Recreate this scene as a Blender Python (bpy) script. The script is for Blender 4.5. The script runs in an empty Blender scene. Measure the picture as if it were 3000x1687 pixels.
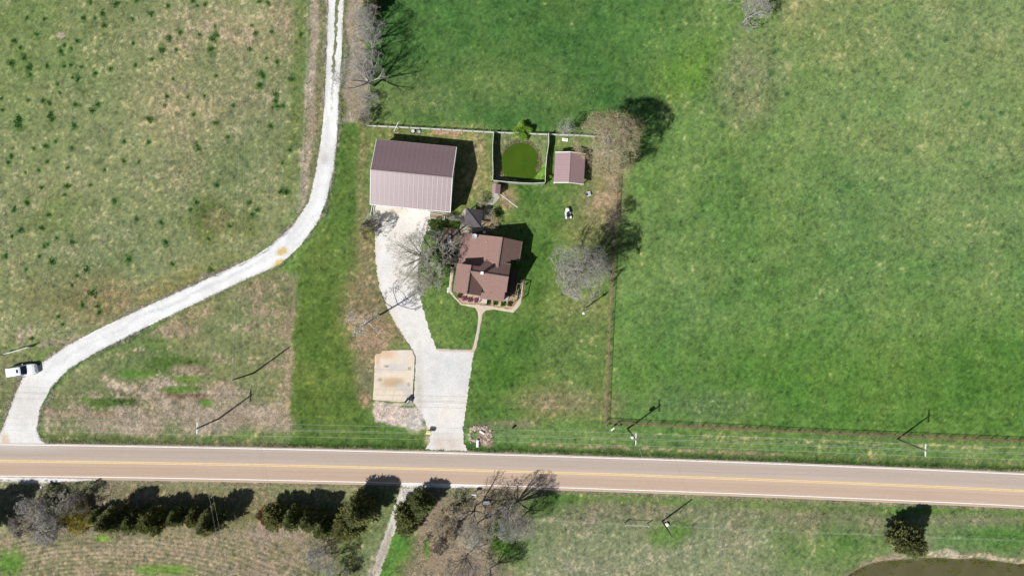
import bpy, bmesh, math, random
import numpy as np
from mathutils import Vector, Matrix
from mathutils.geometry import delaunay_2d_cdt

# ------------------------------------------------------------------ camera, sky, sun, exposure
scene = bpy.context.scene
COL = scene.collection
H = 120.0                                   # flying height of the camera, metres
cam_d = bpy.data.cameras.new('camera'); cam_d.sensor_width = 36; cam_d.lens = 24.0
cam_d.clip_start = 1; cam_d.clip_end = 9000
cam = bpy.data.objects.new('camera', cam_d); COL.objects.link(cam)
cam.location = (0, 0, H); cam.rotation_euler = (0, 0, 0); scene.camera = cam

SUN_AZ = math.radians(36)                   # shadows run this far north of east
SUN_EL = math.radians(50)
world = bpy.data.worlds.new('World'); scene.world = world; world.use_nodes = True
wn = world.node_tree; bg = wn.nodes['Background']
sky = wn.nodes.new('ShaderNodeTexSky'); sky.sky_type = 'NISHITA'; sky.sun_disc = False
sky.sun_elevation = SUN_EL
sky.sun_rotation = math.atan2(-math.cos(SUN_AZ), -math.sin(SUN_AZ))
wn.links.new(sky.outputs[0], bg.inputs[0]); bg.inputs[1].default_value = 0.05
sd = bpy.data.lights.new('sun', 'SUN'); sd.energy = 5.0; sd.angle = math.radians(0.53); sd.color = (1, 0.982, 0.95)
sun = bpy.data.objects.new('sun', sd); COL.objects.link(sun)
dirv = Vector((math.cos(SUN_AZ) * math.cos(SUN_EL), math.sin(SUN_AZ) * math.cos(SUN_EL), -math.sin(SUN_EL)))
sun.rotation_euler = dirv.to_track_quat('-Z', 'Y').to_euler(); sun.location = (-60, -45, 80)
scene.view_settings.view_transform = 'Standard'
scene.view_settings.look = 'None'; scene.view_settings.gamma = 1; scene.view_settings.use_curve_mapping = False
scene.view_settings.exposure = 0.22
scene.render.engine = 'CYCLES'

# ------------------------------------------------------------------ helpers
def G(px, py, z=0.0):
    """ground survey: a reading on the 3000 px wide map to metres, for a point at height z"""
    k = (H - z) / 2000.0
    return ((px - 1500) * k, (843.5 - py) * k)
def lin(c):
    return tuple(((x / 255) / 12.92 if x / 255 <= .04045 else ((x / 255 + .055) / 1.055) ** 2.4) for x in c)
KEXP = 1.50
def alb(r, g, b):
    return tuple(min(.85, x / KEXP) for x in lin((r, g, b)))

def tag(o, label=None, cat=None, group=None, kind=None):
    if label: o['label'] = label
    if cat: o['category'] = cat
    if group: o['group'] = group
    if kind: o['kind'] = kind
    return o
def empty(name, loc, rz=0, label=None, cat=None, group=None):
    o = bpy.data.objects.new(name, None); COL.objects.link(o)
    o.location = loc; o.rotation_euler = (0, 0, rz); o.empty_display_size = .3
    return tag(o, label, cat, group)

class MB:
    def __init__(s): s.v = []; s.f = []
    def add(s, vs, fs):
        n = len(s.v); s.v += [tuple(p) for p in vs]; s.f += [tuple(i + n for i in f) for f in fs]; return s
    def box(s, x0, x1, y0, y1, z0, z1):
        return s.add([(x0,y0,z0),(x1,y0,z0),(x1,y1,z0),(x0,y1,z0),(x0,y0,z1),(x1,y0,z1),(x1,y1,z1),(x0,y1,z1)],
                     [(0,3,2,1),(4,5,6,7),(0,1,5,4),(1,2,6,5),(2,3,7,6),(3,0,4,7)])
    def bar(s, p, q, w, h=None):
        h = w if h is None else h
        p = Vector(p); q = Vector(q); d = (q - p).normalized()
        up = Vector((0,0,1)) if abs(d.z) < .95 else Vector((0,1,0))
        a = d.cross(up).normalized() * w / 2; b = a.cross(d).normalized() * h / 2
        vs = [p-a-b, p+a-b, p+a+b, p-a+b, q-a-b, q+a-b, q+a+b, q-a+b]
        return s.add(vs, [(0,1,2,3),(7,6,5,4),(0,4,5,1),(1,5,6,2),(2,6,7,3),(3,7,4,0)])
    def tube(s, p, q, r0, r1=None, n=8, caps=True):
        r1 = r0 if r1 is None else r1
        p = Vector(p); q = Vector(q); d = (q - p).normalized()
        up = Vector((0,0,1)) if abs(d.z) < .95 else Vector((0,1,0))
        a = d.cross(up).normalized(); b = a.cross(d).normalized()
        vs = []
        for c, r in ((p, r0), (q, r1)):
            for i in range(n):
                t = 2*math.pi*i/n; vs.append(c + a*math.cos(t)*r + b*math.sin(t)*r)
        fs = [(i, (i+1) % n, n+(i+1) % n, n+i) for i in range(n)]
        if caps: fs += [tuple(range(n-1, -1, -1)), tuple(range(n, 2*n))]
        return s.add(vs, fs)
    def lathe(s, c, prof, n=12):
        vs = []; fs = []
        for r, z in prof:
            for i in range(n):
                t = 2*math.pi*i/n; vs.append((c[0]+r*math.cos(t), c[1]+r*math.sin(t), c[2]+z))
        for k in range(len(prof)-1):
            for i in range(n):
                fs.append((k*n+i, k*n+(i+1) % n, (k+1)*n+(i+1) % n, (k+1)*n+i))
        fs += [tuple(range(n-1, -1, -1)), tuple(range((len(prof)-1)*n, len(prof)*n))]
        return s.add(vs, fs)
    def slab(s, pts, t=.12):
        n = len(pts); vs = [tuple(p) for p in pts] + [(p[0], p[1], p[2]-t) for p in pts]
        fs = [tuple(range(n)), tuple(range(2*n-1, n-1, -1))] + [(i, n+i, n+(i+1) % n, (i+1) % n) for i in range(n)]
        return s.add(vs, fs)
    def profile(s, prof, axis, a, b):
        """closed 2D profile (side, z) pushed along axis from a to b"""
        mk = (lambda u, z, t: (t, u, z)) if axis == 'x' else (lambda u, z, t: (u, t, z))
        n = len(prof); vs = [mk(u, z, a) for u, z in prof] + [mk(u, z, b) for u, z in prof]
        fs = [tuple(range(n)), tuple(range(2*n-1, n-1, -1))] + [(i, n+i, n+(i+1) % n, (i+1) % n) for i in range(n)]
        return s.add(vs, fs)
    def ball(s, c, r, sx=1, sy=1, sz=1, n=10, m=6, jit=0, rng=None):
        vs = []; fs = []
        for j in range(m+1):
            for i in range(n):
                a = 2*math.pi*i/n; b = math.pi*j/m; k = 1 + (rng.uniform(-jit, jit) if rng else 0)
                vs.append((c[0]+r*sx*k*math.sin(b)*math.cos(a), c[1]+r*sy*k*math.sin(b)*math.sin(a), c[2]+r*sz*k*math.cos(b)))
        for j in range(m):
            for i in range(n): fs.append((j*n+i, (j+1)*n+i, (j+1)*n+(i+1) % n, j*n+(i+1) % n))
        return s.add(vs, fs)
    def mesh(s, name, m):
        me = bpy.data.meshes.new(name); me.from_pydata(s.v, [], s.f); me.update()
        bm = bmesh.new(); bm.from_mesh(me); bmesh.ops.recalc_face_normals(bm, faces=bm.faces); bm.to_mesh(me); bm.free()
        if m: me.materials.append(m)
        return me
    def build(s, name, m, parent=None, smooth=False):
        me = s.mesh(name, m)
        if smooth: me.polygons.foreach_set('use_smooth', [True]*len(me.polygons))
        return link(name, me, parent)
def link(name, me, parent=None):
    o = bpy.data.objects.new(name, me); COL.objects.link(o)
    if parent: o.parent = parent
    return o

def np_mesh(name, V, F, mat=None, col=None, smooth=False):
    """V (n,3), F (m,k) arrays to a mesh, with an optional per-vertex colour"""
    V = np.ascontiguousarray(V, dtype=np.float32); F = np.ascontiguousarray(F, dtype=np.int32)
    me = bpy.data.meshes.new(name); k = F.shape[1]
    me.vertices.add(len(V)); me.vertices.foreach_set('co', V.ravel())
    me.loops.add(F.size); me.loops.foreach_set('vertex_index', F.ravel())
    me.polygons.add(len(F)); me.polygons.foreach_set('loop_start', np.arange(0, F.size, k, dtype=np.int32))
    if smooth: me.polygons.foreach_set('use_smooth', np.ones(len(F), dtype=bool))
    me.update(calc_edges=True)
    if col is not None:
        at = me.color_attributes.new('Col', 'FLOAT_COLOR', 'POINT')
        c4 = np.ones((len(V), 4), dtype=np.float32); c4[:, :3] = col; at.data.foreach_set('color', c4.ravel())
    if mat: me.materials.append(mat)
    return me

# ------------------------------------------------------------------ materials
def new_mat(name):
    m = bpy.data.materials.new(name); m.use_nodes = True
    return m, m.node_tree, m.node_tree.nodes['Principled BSDF']
def mat(name, c, rough=.8, metal=0, nscale=6, namt=.15, bump=0, n2=None, spec=.3):
    """one plain colour with fine and broad procedural variation"""
    m, nt, p = new_mat(name); N = nt.nodes; L = nt.links
    tc = N.new('ShaderNodeTexCoord')
    n1 = N.new('ShaderNodeTexNoise'); n1.inputs['Scale'].default_value = nscale; n1.inputs['Detail'].default_value = 5
    L.new(tc.outputs['Object'], n1.inputs['Vector'])
    mr = N.new('ShaderNodeMapRange'); mr.inputs[1].default_value = .3; mr.inputs[2].default_value = .7
    mr.inputs[3].default_value = 1-namt; mr.inputs[4].default_value = 1+namt
    L.new(n1.outputs[0], mr.inputs[0])
    mul = N.new('ShaderNodeVectorMath'); mul.operation = 'SCALE'
    mul.inputs[0].default_value = c; L.new(mr.outputs[0], mul.inputs['Scale'])
    out = mul.outputs[0]
    if n2:
        c2, sc2, am2 = n2
        b = N.new('ShaderNodeTexNoise'); b.inputs['Scale'].default_value = sc2; b.inputs['Detail'].default_value = 3
        L.new(tc.outputs['Object'], b.inputs['Vector'])
        r2 = N.new('ShaderNodeMapRange'); r2.inputs[1].default_value = .42; r2.inputs[2].default_value = .66
        r2.inputs[3].default_value = 0; r2.inputs[4].default_value = am2; L.new(b.outputs[0], r2.inputs[0])
        mx = N.new('ShaderNodeMix'); mx.data_type = 'RGBA'; L.new(r2.outputs[0], mx.inputs[0])
        L.new(out, mx.inputs[6]); mx.inputs[7].default_value = (*c2, 1); out = mx.outputs[2]
    L.new(out, p.inputs['Base Color'])
    p.inputs['Roughness'].default_value = rough; p.inputs['Metallic'].default_value = metal
    p.inputs['Specular IOR Level'].default_value = spec
    if bump:
        bn = N.new('ShaderNodeBump'); bn.inputs['Strength'].default_value = bump; bn.inputs['Distance'].default_value = .02
        L.new(n1.outputs[0], bn.inputs['Height']); L.new(bn.outputs[0], p.inputs['Normal'])
    return m
def col_mat(name, rough=.9, fine=9.0, famt=.25, bump=.0, bdist=.05, spec=.1, broad=0, sat=1.0):
    """surface whose own colour varies from place to place (attribute Col) plus fine grain"""
    m, nt, p = new_mat(name); N = nt.nodes; L = nt.links
    at = N.new('ShaderNodeAttribute'); at.attribute_name = 'Col'
    tc = N.new('ShaderNodeTexCoord')
    n1 = N.new('ShaderNodeTexNoise'); n1.inputs['Scale'].default_value = fine; n1.inputs['Detail'].default_value = 6
    n1.inputs['Roughness'].default_value = .65
    L.new(tc.outputs['Object'], n1.inputs['Vector'])
    mr = N.new('ShaderNodeMapRange'); mr.inputs[1].default_value = .3; mr.inputs[2].default_value = .7
    mr.inputs[3].default_value = 1-famt; mr.inputs[4].default_value = 1+famt
    L.new(n1.outputs[0], mr.inputs[0])
    mul = N.new('ShaderNodeVectorMath'); mul.operation = 'SCALE'
    L.new(at.outputs['Color'], mul.inputs[0]); L.new(mr.outputs[0], mul.inputs['Scale'])
    L.new(mul.outputs[0], p.inputs['Base Color'])
    p.inputs['Roughness'].default_value = rough; p.inputs['Specular IOR Level'].default_value = spec
    if bump:
        bn = N.new('ShaderNodeBump'); bn.inputs['Strength'].default_value = bump; bn.inputs['Distance'].default_value = bdist
        L.new(n1.outputs[0], bn.inputs['Height']); L.new(bn.outputs[0], p.inputs['Normal'])
    return m

M = {}
M['grass'] = col_mat('grass_ground', .95, 7, .30, .6, .08, .05)
M['blade'] = col_mat('grass_blades', .9, 3, .1)
M['gravel'] = col_mat('white_limestone_gravel', .95, 6, .24, .8, .05, .1)
M['asphalt'] = col_mat('chip_seal_asphalt', .9, 14, .10, .3, .01, .15)
M['concrete'] = col_mat('stained_concrete', .9, 5, .08, .2, .01, .2)
M['foliage'] = col_mat('cedar_foliage', .8, 4, .25)
def translucent(m, k):
    nt = m.node_tree; N = nt.nodes; L = nt.links; p = N['Principled BSDF']; out = next(n for n in N if n.type == 'OUTPUT_MATERIAL')
    t = N.new('ShaderNodeBsdfTranslucent'); mx = N.new('ShaderNodeMixShader'); mx.inputs[0].default_value = k
    L.new(p.inputs['Base Color'].links[0].from_socket, t.inputs['Color']); L.new(p.outputs[0], mx.inputs[1]); L.new(t.outputs[0], mx.inputs[2]); L.new(mx.outputs[0], out.inputs['Surface'])
translucent(M['foliage'], .38)
M['leaf'] = col_mat('leaves', .7, 4, .2); translucent(M['leaf'], .4); translucent(M['blade'], .3)
M['white_paint'] = mat('road_paint_white', (.78,.78,.76), .7, nscale=3, namt=.12, n2=((.55,.5,.45), 1.5, .35))
M['yellow_paint'] = mat('road_paint_yellow', (.74,.53,.21), .7, nscale=3, namt=.12, n2=((.5,.4,.25), 1.5, .4))
M['bark'] = mat('bare_bark', (.24,.21,.185), .95, nscale=8, namt=.3)
M['bark_grey'] = mat('grey_twigs', (.37,.35,.32), .95, nscale=4, namt=.3)
M['bark_white'] = mat('pale_bark', (.55,.52,.45), .9, nscale=4, namt=.3, n2=((.25,.2,.15), 2, .4))
M['bark_dark'] = mat('dark_bark', (.10,.08,.07), .95, nscale=8, namt=.3)
M['bark_olive'] = mat('olive_twigs', (.44,.42,.34), .95, nscale=5, namt=.25)
M['bark_tan'] = mat('tan_twigs', (.42,.355,.245), .95, nscale=4, namt=.3)
M['barn_roof'] = mat('red_brown_metal_roof', (.180,.116,.120), .47, 0, 2.0, .06, spec=1.0, n2=((.205,.135,.137), .35, .5)); M['barn_roof'].node_tree.nodes['Principled BSDF'].inputs['IOR'].default_value = 1.58
M['seam_glint'] = mat('glint_toned_seam_metal', (.32,.26,.265), .45, .2, 3, .08)  # lap seams, with their sun glint put into a paler metal colour
M['shed_roof'] = mat('red_metal_shed_roof', (.26,.160,.160), .47, 0, 3, .07, spec=1.0); M['shed_roof'].node_tree.nodes['Principled BSDF'].inputs['IOR'].default_value = 1.6
M['trim_white'] = mat('white_metal_trim', (.72,.72,.70), .5, nscale=4, namt=.05)
M['siding'] = mat('pale_siding', (.42,.40,.36), .8, nscale=3, namt=.08)
M['barn_wall'] = mat('barn_metal_wall', (.45,.42,.38), .6, nscale=3, namt=.06)
M['shingle'] = mat('brown_shingles', (.238,.145,.122), .95, nscale=9, namt=.25, bump=.4, n2=((.205,.13,.115), 1.2, .5))
M['shingle_grey'] = mat('charcoal_shingles', (.085,.075,.080), .95, nscale=7, namt=.35, bump=.5, n2=((.13,.12,.12), 1.5, .4))
M['ridge_cap'] = mat('ridge_cap', (.23,.15,.135), .9, nscale=8, namt=.2)
M['wood_grey'] = mat('weathered_grey_wood', (.36,.35,.31), .9, nscale=6, namt=.25)
M['wood_rail'] = mat('pale_fence_wood', (.55,.55,.50), .9, nscale=4, namt=.2)
M['wood_brown'] = mat('brown_wood', (.20,.13,.085), .9, nscale=6, namt=.25)
M['pole_wood'] = mat('utility_pole_wood', (.12,.10,.085), .9, nscale=6, namt=.2)
M['rust'] = mat('rusty_brown_pipe', (.13,.10,.07), .8, nscale=6, namt=.25)
M['wire'] = mat('aluminium_wire', (.46,.49,.46), .6, nscale=2, namt=.05)
M['galv'] = mat('galvanised_steel', (.58,.59,.59), .5, .15, 5, .1)
M['dark_metal'] = mat('black_metal', (.02,.02,.024), .5, nscale=5, namt=.2)
M['rubber'] = mat('rubber', (.025,.025,.026), .8, nscale=8, namt=.2)
M['glass'] = mat('dark_glass', (.015,.02,.03), .08, nscale=2, namt=.05, spec=.8)
M['car_paint'] = mat('white_car_paint', (.74,.76,.80), .22, nscale=1, namt=.02, spec=.6)
M['car_grey'] = mat('grey_plastic', (.12,.13,.14), .5, nscale=4, namt=.1)
M['lamp'] = mat('headlight_lens', (.5,.55,.6), .1, nscale=2, namt=.05, spec=.8)
M['white_plastic'] = mat('white_plastic', (.75,.75,.73), .5, nscale=5, namt=.05)
M['yellow_box'] = mat('yellow_painted_box', (.78,.70,.30), .6, nscale=5, namt=.06)
M['step_paint'] = mat('pinkish_step_boards', (.50,.41,.37), .8, nscale=8, namt=.15)
M['dish'] = mat('grey_dish', (.36,.38,.38), .5, nscale=5, namt=.1)
M['deck_wood_shaded'] = mat('shade_toned_deck_wood', (.11,.075,.06), .9, nscale=6, namt=.25)  # brown deck boards darkened in colour to stand for the house's shade
M['stone'] = mat('pinkish_stone', (.42,.33,.28), .95, nscale=6, namt=.35, bump=.4)
M['stone_white'] = mat('limestone_chunks', (.6,.57,.52), .95, nscale=6, namt=.2)
M['dirt'] = mat('bare_dirt', (.25,.17,.12), .95, nscale=5, namt=.3, bump=.4)
M['grey_plastic'] = mat('blue_grey_plastic', (.30,.34,.38), .5, nscale=5, namt=.1)

# pond water: green algae soup and brown silt
def water(name, c, c2, rough=.25):
    m = mat(name, c, rough, nscale=.6, namt=.08, n2=(c2, .35, .6), spec=.2)
    return m
M['algae'] = water('algae_green_water', (.042,.082,.006), (.055,.095,.008))
M['silt'] = water('brown_silt_water', (.080,.074,.034), (.105,.092,.05))
# ------------------------------------------------------------------ ground fields
rng = np.random.default_rng(7)
STEP = 0.22
gx = np.arange(-101, 101.01, STEP); gy = np.arange(-63, 63.01, STEP)
NX, NY = len(gx), len(gy)
X, Y = np.meshgrid(gx, gy); PX = X/0.06 + 1500; PY = 843.5 - Y/0.06
fxs = np.fft.rfftfreq(NX, STEP); fys = np.fft.fftfreq(NY, STEP)
def blur(a, sx, sy=None):
    sy = sx if sy is None else sy
    k = np.exp(-2*np.pi**2*((fxs[None, :]*sx)**2 + (fys[:, None]*sy)**2))
    return np.fft.irfft2(np.fft.rfft2(a)*k, s=a.shape)
def noise(sx, sy=None):
    a = blur(rng.standard_normal((NY, NX)), sx, sy); return (a-a.mean())/a.std()
def inside(poly, px, py):
    r = np.zeros(px.shape, bool); n = len(poly)
    for i in range(n):
        x0, y0 = poly[i]; x1, y1 = poly[(i+1) % n]
        if y0 == y1: continue
        c = ((y0 > py) != (y1 > py)) & (px < (x1-x0)*(py-y0)/(y1-y0)+x0); r ^= c
    return r
n02, n05, n1, n2, n4, n9 = noise(.16), noise(.45), noise(1.0), noise(2.0), noise(4.2), noise(9)
w1, w2 = noise(1.2), noise(1.2)
w3, w4 = noise(4), noise(4)
def pm(poly, soft=.5, warp=.5, big=0):
    m = inside(poly, PX + (w1*warp + w3*big)/0.06, PY + (w2*warp + w4*big)/0.06).astype(float)
    return np.clip(blur(m, soft), 0, 1) if soft else m
def el(cx, cy, rx, ry, soft=.35, ang=0):
    a = math.radians(ang); dx = PX-cx; dy = PY-cy
    u = (dx*math.cos(a)+dy*math.sin(a))/rx; v = (-dx*math.sin(a)+dy*math.cos(a))/ry
    d = np.sqrt(u*u+v*v) + .12*w1 + .1*n1
    return np.clip((1+soft-d)/(2*soft), 0, 1)
def band(pts, w, soft=.5, warp=.3):
    """a strip w pixels wide each side of a polyline"""
    d = np.full(PX.shape, 1e9); px = PX + w1*warp/0.06; py = PY + w2*warp/0.06
    for (x0, y0), (x1, y1) in zip(pts[:-1], pts[1:]):
        l2 = (x1-x0)**2+(y1-y0)**2; t = np.clip(((px-x0)*(x1-x0)+(py-y0)*(y1-y0))/l2, 0, 1)
        d = np.minimum(d, np.hypot(px-x0-t*(x1-x0), py-y0-t*(y1-y0)))
    return np.clip((w-d)/(soft/0.06)+.5, 0, 1)

def gi_(x, y): return int(((843.5-y)*.06-gy[0])/STEP+.5), int(((x-1500)*.06-gx[0])/STEP+.5)
GR = np.zeros((NY, NX, 3)); ST = np.zeros((NY, NX, 3)); DR = np.zeros((NY, NX))
GR[:] = (100, 139, 68); ST[:] = (150, 155, 108); DR[:] = .22
def put(m, g=None, s=None, d=None, k=1.0):
    global DR
    if g is not None:
        l_ = .3*g[0]+.59*g[1]+.11*g[2]; g = tuple(c*.84+l_*.16+2 for c in g); g = (g[0]+3, g[1], g[2]-5)
    mm = (m*k)[..., None]
    if g is not None: GR[:] = GR*(1-mm) + np.array(g)*mm
    if s is not None: ST[:] = ST*(1-mm) + np.array(s)*mm
    if d is not None: DR = DR*(1-m*k) + d*m*k

RN = [(-3000, 1258), (0, 1302), (900, 1316.5), (1450, 1330), (1700, 1338), (2350, 1364), (3000, 1387), (6000, 1493)]
RS = [(-3000, 1350), (0, 1393.7), (750, 1405), (1150, 1411.6), (1700, 1428.5), (2350, 1455.8), (3000, 1480), (6000, 1590)]
def yl(line, x): return np.interp(x, [p[0] for p in line], [p[1] for p in line])
rn = yl(RN, PX); rs = yl(RS, PX)

# --- north pasture
put(pm([(1075,-400),(2050,-400),(2000,100),(2080,260),(1900,380),(1830,520),(1740,400),(1090,370)], 1.5, 1, 1), (64,116,54), (130,140,85), .12)
put(el(1400,240,260,60,.6), (84,122,60), (140,145,95), .30, .7)
put(el(1200,290,140,50,.6), (96,128,70), (150,150,105), .35, .7)
put(el(2030,200,110,70,.5,-35), (88,142,46), (150,160,80), .2)
put(el(1900,90,120,90,.7), (70,132,58), None, .12, .8)
put(el(2190,240,80,110,.7), (132,142,98), (166,155,124), .66)
put(pm([(2290,60),(2340,-200),(2900,-200),(2560,-10),(2420,50),(2300,110)], 1.5, 1.5), (140,150,88), (190,180,130), .6)
put(el(2850,90,260,120,.7), (116,147,88), (158,158,114), .42)
put(el(2330,200,220,80,.7,-20), None, None, .45, .6)
put(el(2720,280,520,380,.8), (114,146,84), (160,160,116), .36, .7)
put(el(2480,620,180,300,.8,15), (98,138,76), None, .33, .6)
put(el(2150,700,260,260,.8), (90,136,60), None, .18, .7)
put(el(2900,500,160,300,.8), (102,142,80), (160,158,118), .33, .7)
put(pm([(1790,1000),(3300,1000),(3300,1300),(1780,1240)], 3, 2), (80,132,50), (142,150,88), .12)
put(el(2050,1190,170,45,.7), (88,128,70), (140,150,105), .35)
put(el(2000,900,140,260,.8), (84,132,66), None, .22, .7)
for x, y in [(2080,275),(2050,362),(1600,395),(1418,415),(1015,505),(625,518),(670,360),(600,970),(1900,1050),(2015,1045),(1700,1078),(1588,1070),(1970,852),(1815,950),(2005,740),(1135,830),(1175,1318),(740,660),(605,1075),(2190,1180),(1858,275),(2320,300),(2110,830),(2260,800),(390,1180),(940,1420),(2150,1420),(280,880)]:
    put(el(2000+x*.414, y*.414, 9, 7, .5), (62,112,62), None, 0, .75)
# a faint drag track across the pasture
put(band([(2150,560),(2350,640),(2620,640),(2760,760),(2700,900)], 4, .6), (82,126,70), None, .1, .35)
put(band([(2010,880),(2150,1010),(2330,1050),(2500,1010)], 5, .8), (80,124,66), None, .1, .35)
# --- left rough field
LF = [(-500,-500),(908,-500),(900,300),(888,520),(868,610),(820,690),(740,740),(600,800),(440,880),(300,940),(150,1000),(-500,1110)]
put(pm(LF, .6, .3), (118,137,84), (166,164,128), .42)
put(pm([(-500,-300),(330,-300),(300,200),(150,420),(-500,500)], 5, 3), (100,133,66), None, .33, .8)
put(el(660,80,190,60,.7), None, (186,168,140), .66); put(el(840,70,60,70,.6), None, (184,166,140), .6)
put(el(560,330,160,70,.7), None, (186,172,142), .6); put(el(500,250,120,40,.7,20), None, None, .6)
put(el(80,600,160,80,.7), (118,134,84), None, .45); put(el(250,700,110,50,.7), None, None, .58)
put(el(720,300,120,80,.8), (124,133,88), None, .5); put(el(420,480,150,100,.7), None, None, .55)
put(el(650,640,90,65,.4), (94,116,58), (150,150,105), .25); put(el(655,645,45,33,.3), (118,124,80), None, .4)
put(el(180,640,90,60,.6), (96,128,62), None, .25, .8); put(el(560,840,120,50,.7,-25), (110,124,66), (165,150,110), .35)
put(el(300,880,150,70,.7), (120,128,80), (172,148,112), .5)
put(pm([(880,-400),(905,-400),(898,300),(880,480),(850,600),(835,520),(860,200)], .8, .3), (100,128,62), None, .15, .8)
put(el(178,103,12,9,.3), (170,155,130), (200,180,160), .9)
put(el(60,985,12,28,.4), None, (190,170,150), .9); put(el(85,980,8,30,.4), None, (190,170,150), .85)
put(pm([(-500,1070),(130,1008),(60,1110),(22,1220),(-30,1302),(-500,1300)], .5, .3), (106,126,76), (164,158,124), .4)
# old fence row beside the lane
put(pm([(912,-300),(944,-300),(938,120),(925,330),(908,480),(892,600),(872,650),(866,640),(888,480),(900,300)], .25, .3), (168,158,136), (206,190,172), 1.0)
put(band([(880,640),(840,690),(770,745),(700,785)], 8, .3), (128,118,90), (160,142,116), .85)
put(band([(700,785),(600,830),(450,895),(320,950),(200,1000),(130,1015)], 13, .8), (118,124,88), (163,155,132), .65)
# verge just outside the lane
LANE_L = [(964,-400),(962,0),(957,150),(951,300),(942,400),(926,500),(905,590),(862,655),(800,715),(735,757),(600,820),(440,892),(300,958),(200,1010),(130,1058),(66,1108),(42,1160),(22,1220),(0,1270),(-30,1302)]
LANE_R = [(1008,-400),(1007,0),(1001,150),(992,300),(988,400),(977,500),(955,590),(928,655),(880,720),(820,775),(700,828),(560,895),(400,972),(280,1033),(200,1082),(152,1130),(116,1200),(108,1258),(120,1288),(142,1304)]
put(pm([(938,-300),(966,-300),(960,150),(945,400),(928,520),(890,640),(868,660),(900,560),(915,420),(930,200)], .2, .1), (120,128,86), (164,156,124), .4)
put(band(LANE_L, 9, .6), (118,128,82), (165,158,125), .35); put(band(LANE_R, 9, .6), (82,118,56), (140,150,105), .2)
# strip of brush between lane and pasture
put(pm([(1012,-300),(1080,-300),(1075,100),(1068,365),(995,372),(1004,150)], .4, .4), (152,148,124), (196,182,166), .9)
put(band([(1016,-100),(1010,150),(1000,340)], 7, .5), (100,122,68), None, .2)
put(el(1085,40,22,30,.4), (100,135,60), None, .1)
# --- mown strip between lane and drive
ms = np.sin((PX + w1*10)/7.5)*.5 + np.sin((PX+n2*8)/19)*.5
put(pm([(992,372),(1070,372),(1072,480),(1080,640),(1050,860),(1040,1000),(1080,1150),(1090,1250),(1262,1262),(1262,1318),(848,1310),(852,800),(900,730),(960,640),(985,520)], .5, .3), (80,120,50), (140,140,85), .16)
put(pm([(855,820),(1060,820),(1075,1240),(855,1250)], 2, 1), (72,112,42), None, .12, .8)
put(el(1065,560,22,190,.4), (120,128,78), (165,150,110), .45)
put(el(1080,700,18,22,.4), (140,150,50), None, .2)
put(pm([(1046,700),(1092,690),(1110,800),(1160,940),(1204,1018),(1120,1025),(1098,1050),(1094,1180),(1062,1160),(1052,1050),(1020,940),(1030,800)], 1.2, .8), (118,118,78), (168,146,118), .62)
put(el(1090,1010,55,25,.5), None, (178,150,125), .85)
put(el(1070,1100,28,70,.5), (105,118,75), (150,138,115), .5)
put(el(1070,1165,20,25,.4), None, (175,145,120), .9)
# --- yard around the buildings
put(pm([(1078,376),(1440,392),(1600,400),(1810,410),(1815,480),(1806,600),(1795,900),(1782,1225),(1262,1262),(1258,1180),(1384,1040),(1260,985),(1215,800),(1250,640),(1095,600),(1060,560),(1075,430)], .6, .3), (86,128,56), (150,150,98), .20)
put(pm([(1078,376),(1440,392),(1440,560),(1350,640),(1320,600),(1340,430),(1100,400),(1080,600),(1060,560)], 1, .5), (112,134,66), (176,158,118), .48)
put(el(1400,430,22,60,.5), None, (185,165,128), .7); put(el(1395,540,20,40,.5), None, (175,160,120), .6)
put(el(1282,386,14,8,.4), None, (205,160,130), .95); put(el(1330,390,26,8,.4), None, (200,160,135), .85)
put(el(1495,585,30,30,.4,30), (165,140,110), (186,158,128), .85); put(el(1430,660,35,30,.5,-30), (125,125,80), (160,145,112), .6)
put(pm([(1612,396),(1810,405),(1812,560),(1795,700),(1700,600),(1720,500),(1720,430),(1610,410)], 2, 1), (132,130,86), (172,152,122), .58)
put(pm([(1775,520),(1812,500),(1806,640),(1792,700),(1778,690),(1785,600)], .6, .4), (148,130,104), (180,154,132), .8)
put(el(1755,590,22,18,.5,-40), None, (188,160,130), .85); put(el(1700,680,70,60,.7), (112,130,68), None, .4)
put(el(1550,600,55,50,.5), (70,118,48), None, .08); put(el(1620,620,60,30,.5), (84,128,54), None, .15)
put(el(1560,830,50,200,.7,8), (72,120,44), None, .08, .8); put(el(1720,920,60,50,.6), (126,134,76), (170,160,110), .5)
put(el(1690,1000,70,150,.7), (92,128,60), (155,155,105), .35); put(el(1460,1060,70,160,.7), (70,120,46), (150,160,80), .12)
put(el(1640,1180,130,40,.6), (116,128,80), (165,150,120), .5); put(el(1320,960,50,50,.6), (84,130,56), None, .12)
put(el(1390,1010,8,40,.4), None, (190,170,120), .4, .5)
put(el(1300,690,40,40,.5), (74,110,40), (150,130,90), .2); put(el(1275,650,20,14,.3), (150,110,80), (170,115,90), .8)
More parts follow.
